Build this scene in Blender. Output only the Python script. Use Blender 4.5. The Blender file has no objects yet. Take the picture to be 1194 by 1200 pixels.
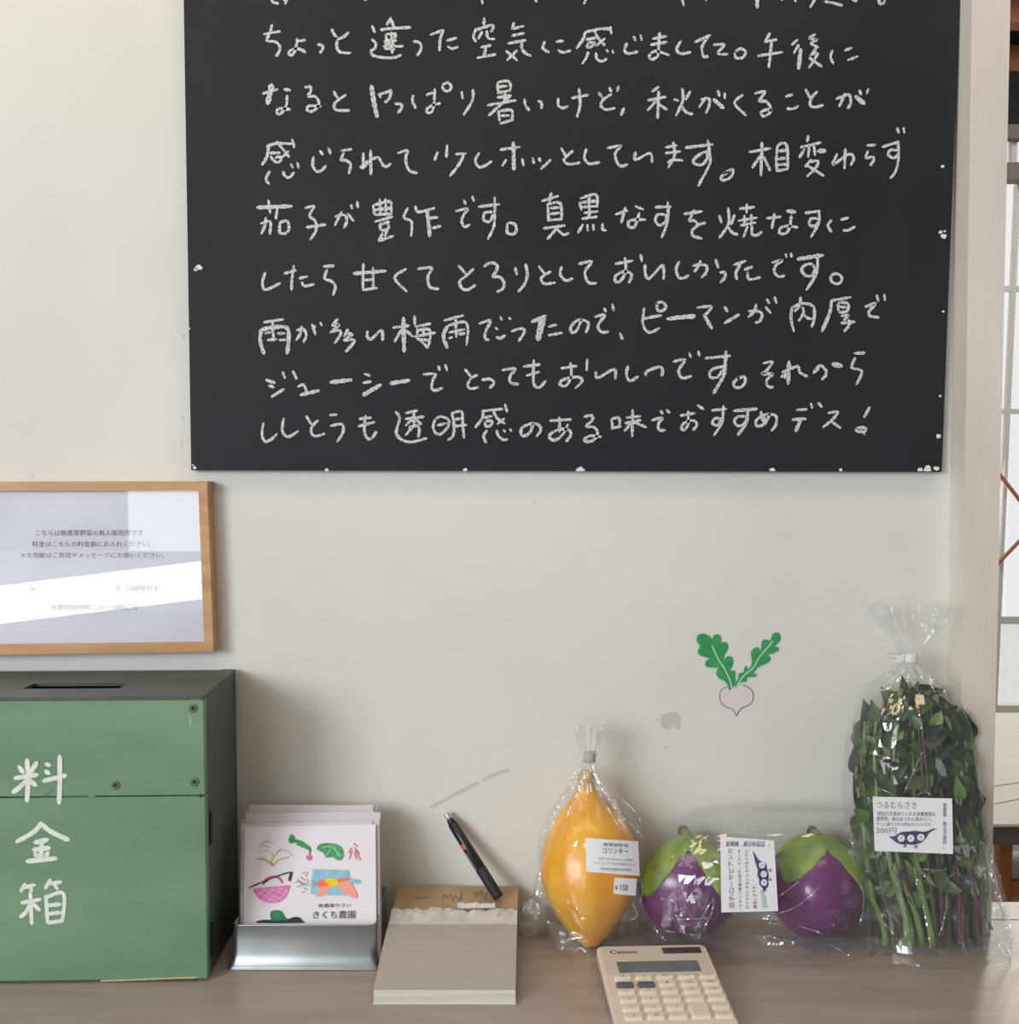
import bpy, bmesh, math, random
from mathutils import Vector, Matrix, noise
from mathutils.geometry import tessellate_polygon
R = random.Random(7)
SC = bpy.context.scene
COL = SC.collection
V = Vector

# ------------------------------------------------------------------ camera
F = 1400.0                       # focal length in photograph pixels (1194 x 1200)
CX, CY = 597.0, 640.7            # optical axis in the photograph (it was cropped from a taller picture)
TH = math.atan(80.7 / F)
CAM = V((0, -1.4, 1.327))
FWD = V((0, math.cos(TH), -math.sin(TH))); UP = V((0, math.sin(TH), math.cos(TH)))
cd = bpy.data.cameras.new('camera'); cam = bpy.data.objects.new('camera', cd); COL.objects.link(cam)
cam.location = CAM; cam.rotation_euler = (math.pi/2 - TH, 0, 0)
cd.sensor_fit = 'VERTICAL'; cd.sensor_width = 36; cd.sensor_height = 36
cd.lens = 36 * F / 1200; cd.shift_y = (CY - 600) / 1200; cd.clip_start = .01
SC.camera = cam
SC.cycles.transparent_max_bounces = 40
SC.view_settings.view_transform = 'Standard'; SC.view_settings.look = 'None'
SC.view_settings.exposure = -0.13; SC.view_settings.gamma = 1; SC.view_settings.use_curve_mapping = False

def ray(px, py): return (V((px - CX, 0, 0)) + FWD * F + UP * (CY - py)).normalized()
def P(px, py, Y):
    d = ray(px, py); return CAM + d * ((Y - CAM.y) / d.y)
def PZ(px, py, z):
    d = ray(px, py); return CAM + d * ((z - CAM.z) / d.z)

# ------------------------------------------------------------------ world and lights
w = bpy.data.worlds.new('overcast_sky'); SC.world = w; w.use_nodes = True
bg = w.node_tree.nodes['Background']; bg.inputs[0].default_value = (1, 1, .995, 1); bg.inputs[1].default_value = .95
def area(name, loc, target, sx, sy, power, col=(1, 1, 1)):
    l = bpy.data.lights.new(name, 'AREA'); l.shape = 'RECTANGLE'; l.size = sx; l.size_y = sy
    l.energy = power; l.color = col
    o = bpy.data.objects.new(name, l); COL.objects.link(o); o.location = loc
    o.rotation_euler = (V(target) - V(loc)).to_track_quat('-Z', 'Y').to_euler(); return o
area('daylight_left_window', (-2.37, -3.1, 1.95), (-1.2, -2.1, 1.9), 1.5, 1.2, 104, (.965, .98, 1))
area('daylight_door', (-1.25, -3.97, 1.75), (-1.25, 0, 1.75), .9, 1.5, 17, (.93, .97, 1))
low = area('wedge_reflection_lamp', (-1.95, -3.97, .80), (-1.95, 0, .80), 1.35, .17, 5, (1, 1, 1))  # added strip lamp, shaped to give the pale wedge reflected in the frame glass
low.rotation_euler = (low.rotation_euler.to_matrix() @ Matrix.Rotation(math.radians(7), 3, 'Z')).to_euler()
area('cool_right_fill', (2.9, -2.2, 1.7), (0, -1.8, 1.5), 1.2, 1.2, 4, (.86, .93, 1))  # added weak cool fill light from the unseen right side
area('daylight_far_room', (2.4, 3.9, 1.8), (2.2, 0, .9), 3.2, 1.6, 21, (1, .98, .95))
area('far_room_fill', (1.9, 2.0, 3.1), (1.6, 4.0, 1.3), 1.6, .8, 34, (1, .98, .95))  # added lamp brightening the window wall and muntins; the roof has no skylight
area('warm_upper_fill', (-.2, -.7, 2.86), (-.2, -.35, 0), 2.2, .25, 13, (1, .74, .48))  # added lamp that warms the upper part of the wall
sl = bpy.data.lights.new('sun', 'SUN'); sl.energy = .48; sl.angle = math.radians(4); sl.color = (1, .94, .86)
so = bpy.data.objects.new('sun', sl); COL.objects.link(so)
so.rotation_euler = (V((-.42, -.90, -.36))).to_track_quat('-Z', 'Y').to_euler()

# ------------------------------------------------------------------ materials
def lin(c): return tuple(((x/255)/12.92 if x <= 10 else (((x/255)+.055)/1.055)**2.4) for x in c) + (1,)
def mat(name, col, rough=.6, metal=0, col2=None, nscale=20, ndetail=4, stretch=(1,1,1), bump=0, bscale=80, spec=.5,
        trans=0, lo=.35, hi=.65, coat=0):
    m = bpy.data.materials.new(name); m.use_nodes = True; nt = m.node_tree; b = nt.nodes['Principled BSDF']
    b.inputs['Base Color'].default_value = lin(col); b.inputs['Roughness'].default_value = rough
    b.inputs['Metallic'].default_value = metal; b.inputs['Specular IOR Level'].default_value = spec
    b.inputs['Coat Weight'].default_value = coat
    tc = nt.nodes.new('ShaderNodeTexCoord'); mp = nt.nodes.new('ShaderNodeMapping'); mp.inputs['Scale'].default_value = stretch
    nt.links.new(tc.outputs['Object'], mp.inputs[0])
    if col2:
        n = nt.nodes.new('ShaderNodeTexNoise'); n.inputs['Scale'].default_value = nscale; n.inputs['Detail'].default_value = ndetail
        r = nt.nodes.new('ShaderNodeValToRGB'); r.color_ramp.elements[0].position = lo; r.color_ramp.elements[1].position = hi
        r.color_ramp.elements[0].color = lin(col); r.color_ramp.elements[1].color = lin(col2)
        nt.links.new(mp.outputs[0], n.inputs[0]); nt.links.new(n.outputs[0], r.inputs[0]); nt.links.new(r.outputs[0], b.inputs['Base Color'])
    if bump:
        n2 = nt.nodes.new('ShaderNodeTexNoise'); n2.inputs['Scale'].default_value = bscale; n2.inputs['Detail'].default_value = 5
        bp = nt.nodes.new('ShaderNodeBump'); bp.inputs['Strength'].default_value = bump; bp.inputs['Distance'].default_value = .002
        nt.links.new(mp.outputs[0], n2.inputs[0]); nt.links.new(n2.outputs[0], bp.inputs['Height']); nt.links.new(bp.outputs[0], b.inputs['Normal'])
    return m
def film(name, tint=.03, gloss=.5, scale=30, bstr=.14, base=.085, rough=.05):
    """clear crinkled plastic film"""
    m = bpy.data.materials.new(name); m.use_nodes = True; nt = m.node_tree; nt.nodes.clear()
    out = nt.nodes.new('ShaderNodeOutputMaterial'); t = nt.nodes.new('ShaderNodeBsdfTransparent'); t.inputs[0].default_value = (.985, .99, .99, 1)
    g = nt.nodes.new('ShaderNodeBsdfGlossy'); g.inputs['Roughness'].default_value = rough; g.inputs[0].default_value = (.97, .985, 1, 1)
    d = nt.nodes.new('ShaderNodeBsdfDiffuse'); d.inputs[0].default_value = (.85, .87, .88, 1)
    tc = nt.nodes.new('ShaderNodeTexCoord')
    vo = nt.nodes.new('ShaderNodeTexVoronoi'); vo.feature = 'SMOOTH_F1'; vo.inputs['Smoothness'].default_value = 1; vo.inputs['Scale'].default_value = scale
    no = nt.nodes.new('ShaderNodeTexNoise'); no.inputs['Scale'].default_value = scale*.6; no.inputs['Detail'].default_value = 2
    vm = nt.nodes.new('ShaderNodeMix'); vm.data_type = 'VECTOR'; vm.inputs[0].default_value = .15
    nt.links.new(tc.outputs['Object'], vm.inputs[4]); nt.links.new(no.outputs['Color'], vm.inputs[5]); nt.links.new(tc.outputs['Object'], no.inputs[0])
    nt.links.new(vm.outputs[1], vo.inputs['Vector'])
    bp = nt.nodes.new('ShaderNodeBump'); bp.inputs['Strength'].default_value = bstr; bp.inputs['Distance'].default_value = .012
    ad = nt.nodes.new('ShaderNodeMath'); ad.operation = 'MULTIPLY_ADD'; ad.inputs[1].default_value = .6; nt.links.new(no.outputs[0], ad.inputs[0]); nt.links.new(vo.outputs['Distance'], ad.inputs[2]); nt.links.new(ad.outputs[0], bp.inputs['Height']); nt.links.new(bp.outputs[0], g.inputs['Normal'])
    lw = nt.nodes.new('ShaderNodeLayerWeight'); lw.inputs['Blend'].default_value = .5
    pw_ = nt.nodes.new('ShaderNodeMath'); pw_.operation = 'POWER'; pw_.inputs[1].default_value = 5
    mu = nt.nodes.new('ShaderNodeMath'); mu.operation = 'MULTIPLY_ADD'; mu.inputs[1].default_value = gloss; mu.inputs[2].default_value = base; mu.use_clamp = True
    nt.links.new(lw.outputs['Facing'], pw_.inputs[0]); nt.links.new(pw_.outputs[0], mu.inputs[0])
    m1 = nt.nodes.new('ShaderNodeMixShader'); m1.inputs[0].default_value = tint
    nt.links.new(t.outputs[0], m1.inputs[1]); nt.links.new(d.outputs[0], m1.inputs[2])
    m2 = nt.nodes.new('ShaderNodeMixShader'); nt.links.new(mu.outputs[0], m2.inputs[0]); nt.links.new(m1.outputs[0], m2.inputs[1]); nt.links.new(g.outputs[0], m2.inputs[2])
    nt.links.new(m2.outputs[0], out.inputs[0]); return m
def glass(name, gl=1.0, rough=0.0):
    m = bpy.data.materials.new(name); m.use_nodes = True; nt = m.node_tree; nt.nodes.clear()
    out = nt.nodes.new('ShaderNodeOutputMaterial'); t = nt.nodes.new('ShaderNodeBsdfTransparent')
    g = nt.nodes.new('ShaderNodeBsdfGlossy'); g.inputs['Roughness'].default_value = rough
    lw = nt.nodes.new('ShaderNodeFresnel'); lw.inputs['IOR'].default_value = 1.5
    mu = nt.nodes.new('ShaderNodeMath'); mu.operation = 'MULTIPLY'; mu.inputs[1].default_value = gl; mu.use_clamp = True
    m2 = nt.nodes.new('ShaderNodeMixShader'); nt.links.new(lw.outputs[0], mu.inputs[0]); nt.links.new(mu.outputs[0], m2.inputs[0])
    nt.links.new(t.outputs[0], m2.inputs[1]); nt.links.new(g.outputs[0], m2.inputs[2]); nt.links.new(m2.outputs[0], out.inputs[0]); return m

M = dict(
 wall=mat('painted_wall_board', (220,221,218), .75, col2=(213,214,211), nscale=3.5, bump=.12, bscale=160, spec=.2),
 pillar=mat('painted_pillar', (222,217,208), .65, col2=(208,205,198), nscale=6, stretch=(3,3,.6), bump=.1, bscale=90, spec=.25),
 ceiling=mat('ceiling_paint', (176,170,162), .8),
 floor=mat('concrete_floor', (136,134,132), .8, col2=(118,116,114), nscale=4),
 sidewall=mat('side_wall_paint', (166,164,162), .8, col2=(156,154,152), nscale=4),
 board=mat('blackboard_paint', (34,37,43), .6, col2=(40,43,48), nscale=5, bump=.06, bscale=300, spec=.2),
 chalk=mat('chalk', (212,214,216), .95, col2=(120,122,126), nscale=480, ndetail=3, lo=.47, hi=.66, spec=.05),
 chip=mat('bare_chip', (225,224,218), .9),
 oak=mat('pale_oak', (198,158,116), .5, col2=(180,136,94), nscale=9, stretch=(1,6,8), bump=.05, bscale=50, spec=.4),
 paper=mat('white_paper', (232,233,240), .8, col2=(226,227,235), nscale=8, spec=.2),
 ink=mat('grey_print', (124,124,128), .8, spec=.1),
 ink_dark=mat('black_print', (44,44,50), .8, spec=.1),
 ink_blue=mat('navy_print', (60,66,98), .8, col2=(92,98,128), nscale=300, spec=.1),
 ink_green=mat('green_print', (96,150,128), .8, spec=.1),
 glass=glass('picture_glass', 1.0),
 pane=glass('window_pane', .8),
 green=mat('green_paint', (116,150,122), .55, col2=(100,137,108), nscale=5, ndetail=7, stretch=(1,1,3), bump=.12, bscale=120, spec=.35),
 green2=mat('shaded_green_paint', (74,88,80), .5, col2=(62,76,69), nscale=9, stretch=(1,3,1), bump=.12, bscale=100, spec=.35),  # box green darkened for lid and sides, their shade put into the colour
 green_edge=mat('worn_green_edge', (66,84,70), .7, col2=(96,120,96), nscale=60),
 rawwood=mat('bare_wood', (196,184,128), .7),
 whitepaint=mat('white_brush_paint', (226,232,226), .6, col2=(206,216,208), nscale=120, lo=.4, hi=.75),
 dark=mat('dark_gap', (22,24,24), .9),
 screw=mat('screw_steel', (88,112,90), .5, .2),
 tin=mat('galvanised_tin', (176,184,186), .38, .85, col2=(158,167,170), nscale=14, bump=.05, bscale=60),
 card=mat('postcard', (226,224,234), .6, spec=.3),
 cardside=mat('postcard_back', (205,200,208), .7),
 kraft=mat('kraft_cardboard', (176,150,118), .8, col2=(164,138,106), nscale=30),
 sheet=mat('notepad_sheet', (178,171,168), .75, spec=.15),
 sheetedge=mat('paper_block_edge', (226,224,214), .8, col2=(200,198,188), nscale=90, stretch=(.05,.05,6), spec=.15),
 torn=mat('torn_paper', (216,216,216), .85, col2=(198,198,200), nscale=60, spec=.15),
 penblack=mat('pen_black', (26,26,30), .35, spec=.5), pengrip=mat('pen_grip', (34,34,38), .6, bump=.3, bscale=900),
 pensilver=mat('pen_button', (186,188,190), .3, .4), penred=mat('pen_red_mark', (214,84,52), .5), pengrey=mat('pen_grey_print', (140,140,144), .5),
 calc=mat('calculator_plastic', (216,206,192), .45, spec=.4), calctop=mat('calculator_top_plate', (206,196,188), .35, spec=.5),
 key=mat('calculator_key', (222,212,194), .45, spec=.4), keydark=mat('calculator_dark_key', (92,94,108), .45, spec=.4),
 lcd=mat('lcd_glass', (98,112,112), .18, spec=.7), lcdframe=mat('lcd_surround', (176,166,160), .35), solar=mat('solar_cell', (66,56,58), .2, spec=.7),
 keyink=mat('key_print', (120,112,106), .7),
 counter=mat('wood_counter', (168,158,154), .42, col2=(156,146,142), nscale=7, ndetail=6, stretch=(1,9,1), bump=.12, bscale=25, spec=.45),
 pot=mat('black_cloth', (24,24,28), .8),
 table=mat('pale_table_top', (226,218,205), .6), tablee=mat('dark_table_edge', (110,98,92), .6),
 chairw=mat('orange_chair_wood', (196,124,64), .5, col2=(176,106,50), nscale=8, stretch=(6,6,1)), seatw=mat('pale_seat_wood', (214,186,150), .5),
 winframe=mat('grey_window_frame', (226,222,214), .6), copper=mat('rusty_brace', (176,112,88), .6), lintel=mat('grey_lintel', (128,120,112), .7),
 roof=mat('dark_roof', (42,36,38), .85, col2=(30,28,32), nscale=3), beam=mat('brown_beam', (176,112,78), .7, col2=(140,88,62), nscale=6),
 tape=mat('old_tape_residue', (188,187,180), .8, col2=(202,200,193), nscale=90), scuff=mat('wall_scuff', (200,194,186), .8),
)
def corrugated():
    m = bpy.data.materials.new('ribbed_translucent_sheet'); m.use_nodes = True; nt = m.node_tree; b = nt.nodes['Principled BSDF']
    b.inputs['Base Color'].default_value = lin((236,236,230)); b.inputs['Roughness'].default_value = .4
    t = nt.nodes.new('ShaderNodeBsdfTransparent'); t.inputs[0].default_value = (.98,.97,.94,1); x = nt.nodes.new('ShaderNodeMixShader'); x.inputs[0].default_value = .25
    nt.links.new(t.outputs[0], x.inputs[1]); nt.links.new(b.outputs[0], x.inputs[2]); nt.links.new(x.outputs[0], nt.nodes['Material Output'].inputs[0]); return m
M['ribbed'] = corrugated()

# ------------------------------------------------------------------ mesh helpers
ORG = {}
def mesh_obj(name, verts, faces, m, parent=None, smooth=False, mats=None, fm=None):
    verts = [V(v) for v in verts]
    if parent is None:
        xs = [v.x for v in verts]; ys = [v.y for v in verts]; zs = [v.z for v in verts]
        o0 = V(((min(xs)+max(xs))/2, (min(ys)+max(ys))/2, min(zs)))
    else: o0 = ORG[parent.name]
    me = bpy.data.meshes.new(name); me.from_pydata([v - o0 for v in verts], [], faces); me.update()
    for mm in (mats or [m]): me.materials.append(mm)
    if fm:
        for p, i in zip(me.polygons, fm): p.material_index = i
    if smooth:
        for p in me.polygons: p.use_smooth = True
    o = bpy.data.objects.new(name, me); COL.objects.link(o)
    if parent is None: o.location = o0
    else: o.parent = parent
    ORG[o.name] = o0
    return o
def empty(name, loc, label, cat, group=None):
    o = bpy.data.objects.new(name, None); COL.objects.link(o); o.location = loc; o.empty_display_size = .02
    ORG[o.name] = V(loc); tag(o, label, cat, group); return o
def tag(o, label=None, cat=None, group=None, kind=None):
    for k, v in (('label', label), ('category', cat), ('group', group), ('kind', kind)):
        if v: o[k] = v
    return o
class G:
    """collects geometry"""
    def __init__(s): s.v = []; s.f = []
    def add(s, v, f):
        n = len(s.v); s.v += [V(a) for a in v]; s.f += [tuple(i+n for i in q) for q in f]; return s
    def obj(s, name, m, parent=None, smooth=False): return mesh_obj(name, s.v, s.f, m, parent, smooth)
CUBE_F = [(0,3,2,1),(4,5,6,7),(0,1,5,4),(1,2,6,5),(2,3,7,6),(3,0,4,7)]
def box(o, a, b, c, bev=0, seg=2):
    """box from corner o with edge vectors a, b, c (optionally bevelled)"""
    o, a, b, c = V(o), V(a), V(b), V(c)
    v = [o, o+a, o+a+b, o+b, o+c, o+a+c, o+a+b+c, o+b+c]
    f = CUBE_F if a.cross(b).dot(c) > 0 else [tuple(reversed(q)) for q in CUBE_F]
    if not bev: return v, f
    bm = bmesh.new(); vs = [bm.verts.new(x) for x in v]
    for q in f: bm.faces.new([vs[i] for i in q])
    bmesh.ops.bevel(bm, geom=bm.edges[:], offset=bev, segments=seg, affect='EDGES', profile=.5)
    bm.verts.index_update(); rv = [x.co.copy() for x in bm.verts]; rf = [tuple(x.index for x in q.verts) for q in bm.faces]; bm.free()
    return rv, rf
def abox(x0, x1, y0, y1, z0, z1, bev=0, seg=2): return box((x0,y0,z0), (x1-x0,0,0), (0,y1-y0,0), (0,0,z1-z0), bev, seg)
def frame_axes(d):
    d = d.normalized(); u = d.cross(V((0,1,.13)))
    if u.length < .1: u = d.cross(V((1,0,0)))
    u.normalize(); return u, d.cross(u).normalized()
def tube(pts, rads, n=8, caps=True):
    pts = [V(p) for p in pts]; v = []; f = []
    if not hasattr(rads, '__len__'): rads = [rads]*len(pts)
    for i, p in enumerate(pts):
        d = pts[min(i+1, len(pts)-1)] - pts[max(i-1, 0)]; u, w_ = frame_axes(d)
        for j in range(n):
            a = 2*math.pi*j/n; v.append(p + (u*math.cos(a) + w_*math.sin(a))*rads[i])
    for i in range(len(pts)-1):
        for j in range(n):
            k = (j+1) % n; f.append((i*n+j, i*n+k, (i+1)*n+k, (i+1)*n+j))
    if caps: f += [tuple(reversed(range(n))), tuple(range((len(pts)-1)*n, len(pts)*n))]
    return v, f
def catmull(p, sub=5, closed=False):
    p = [V(q) for q in p]
    if len(p) < 3 and not closed: return p
    n = len(p); out = []
    rng = n if closed else n-1
    for i in range(rng):
        if closed: a, b, c, d = p[i-1], p[i], p[(i+1) % n], p[(i+2) % n]
        else: a, b, c, d = p[max(i-1,0)], p[i], p[i+1], p[min(i+2,n-1)]
        for k in range(sub):
            t = k/sub; out.append(.5*((2*b)+(c-a)*t+(2*a-5*b+4*c-d)*t*t+(3*b-a-3*c+d)*t**3))
    if not closed: out.append(p[-1])
    return out
def pts2(s): return [tuple(float(t) for t in q.split(',')) for q in s.split()]

# surfaces on which marks are printed: each maps a photograph pixel to a point on the real surface
class Plane:
    def __init__(s, p, n, off=0): s.n = V(n).normalized(); s.p = V(p) + s.n*off
    def hit(s, px, py):
        d = ray(px, py); return CAM + d*((s.p - CAM).dot(s.n)/d.dot(s.n))
    def off(s, o): return Plane(s.p, s.n, o)
class Cyl:
    """vertical cylinder, front side"""
    def __init__(s, c, r): s.c = V(c); s.r = r
    def off(s, o): return Cyl(s.c, s.r+o)
    def hit(s, px, py):
        d = ray(px, py); o = CAM - s.c; a = d.x**2+d.y**2; b = 2*(o.x*d.x+o.y*d.y); c = o.x**2+o.y**2-s.r**2
        q = max(b*b-4*a*c, 0); return CAM + d*((-b-math.sqrt(q))/(2*a))
def tess(pts): return tessellate_polygon([[V((p[0], p[1], 0)) for p in pts]])
def printed_poly(name, pts, surf, m, parent=None, smooth_pts=0):
    if smooth_pts: pts = [(q.x, q.y) for q in catmull([(a, b, 0) for a, b in pts], smooth_pts, True)]
    return mesh_obj(name, [surf.hit(*p) for p in pts], [tuple(t) for t in tess(pts)], m, parent)
def poly_geo(g, pts, surf):
    g.add([surf.hit(*p) for p in pts], [tuple(t) for t in tess(pts)])
def stroke_geo(g, pts, wd, surf, jit=.12, sub=4, taper=.75):
    """a stroke of chalk, paint or ink: a ribbon with rounded ends lying on the surface"""
    p = [(q.x, q.y) for q in catmull([(a, b, 0) for a, b in pts], sub)]
    # densify
    d = [p[0]]
    for a, b in zip(p, p[1:]):
        n = max(1, int(math.hypot(b[0]-a[0], b[1]-a[1])/(2.2)))
        for k in range(1, n+1): d.append((a[0]+(b[0]-a[0])*k/n, a[1]+(b[1]-a[1])*k/n))
    p = d; L = []; Rr = []
    n = len(p)
    if n < 2: return
    for i, q in enumerate(p):
        a = p[max(i-1, 0)]; b = p[min(i+1, n-1)]; dx, dy = b[0]-a[0], b[1]-a[1]; l = math.hypot(dx, dy) or 1
        h = wd/2*(1+R.uniform(-jit, jit))*(taper if i in (0, n-1) else 1)
        nx, ny = -dy/l*h, dx/l*h
        L.append((q[0]+nx, q[1]+ny)); Rr.append((q[0]-nx, q[1]-ny))
    dx, dy = p[0][0]-p[1][0], p[0][1]-p[1][1]; l = math.hypot(dx, dy) or 1; s = (p[0][0]+dx/l*wd*.35, p[0][1]+dy/l*wd*.35)
    dx, dy = p[-1][0]-p[-2][0], p[-1][1]-p[-2][1]; l = math.hypot(dx, dy) or 1; e = (p[-1][0]+dx/l*wd*.35, p[-1][1]+dy/l*wd*.35)
    vs = [surf.hit(*q) for q in L+Rr+[s, e]]
    fs = [(i, i+1, n+i+1, n+i) for i in range(n-1)] + [(0, n, 2*n), (n-1, 2*n+1, 2*n-1)]
    g.add(vs, fs)
def txt(name, body, surf, o, xa, ya, m, parent, bold=0):
    """printed text; its bounding box is laid on the pixel parallelogram o, o+xa, o+xa+ya, o+ya (o = lower left)"""
    c = bpy.data.curves.new('t', 'FONT'); c.body = body; c.resolution_u = 2; c.offset = bold; c.space_line = .95; c.align_x = 'LEFT'
    ob = bpy.data.objects.new('t', c); COL.objects.link(ob)
    bpy.context.view_layer.update(); dg = bpy.context.evaluated_depsgraph_get()
    me = bpy.data.meshes.new_from_object(ob.evaluated_get(dg), depsgraph=dg)
    vs = [v.co.copy() for v in me.vertices]; fs = [tuple(p.vertices) for p in me.polygons]
    bpy.data.objects.remove(ob); bpy.data.curves.remove(c); bpy.data.meshes.remove(me)
    x0 = min(v.x for v in vs); x1 = max(v.x for v in vs); y0 = min(v.y for v in vs); y1 = max(v.y for v in vs)
    out = []
    for v in vs:
        a = (v.x-x0)/(x1-x0); b = (v.y-y0)/(y1-y0)
        out.append(surf.hit(o[0]+xa[0]*a+ya[0]*b, o[1]+xa[1]*a+ya[1]*b))
    return mesh_obj(name, out, fs, m, parent)
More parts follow.
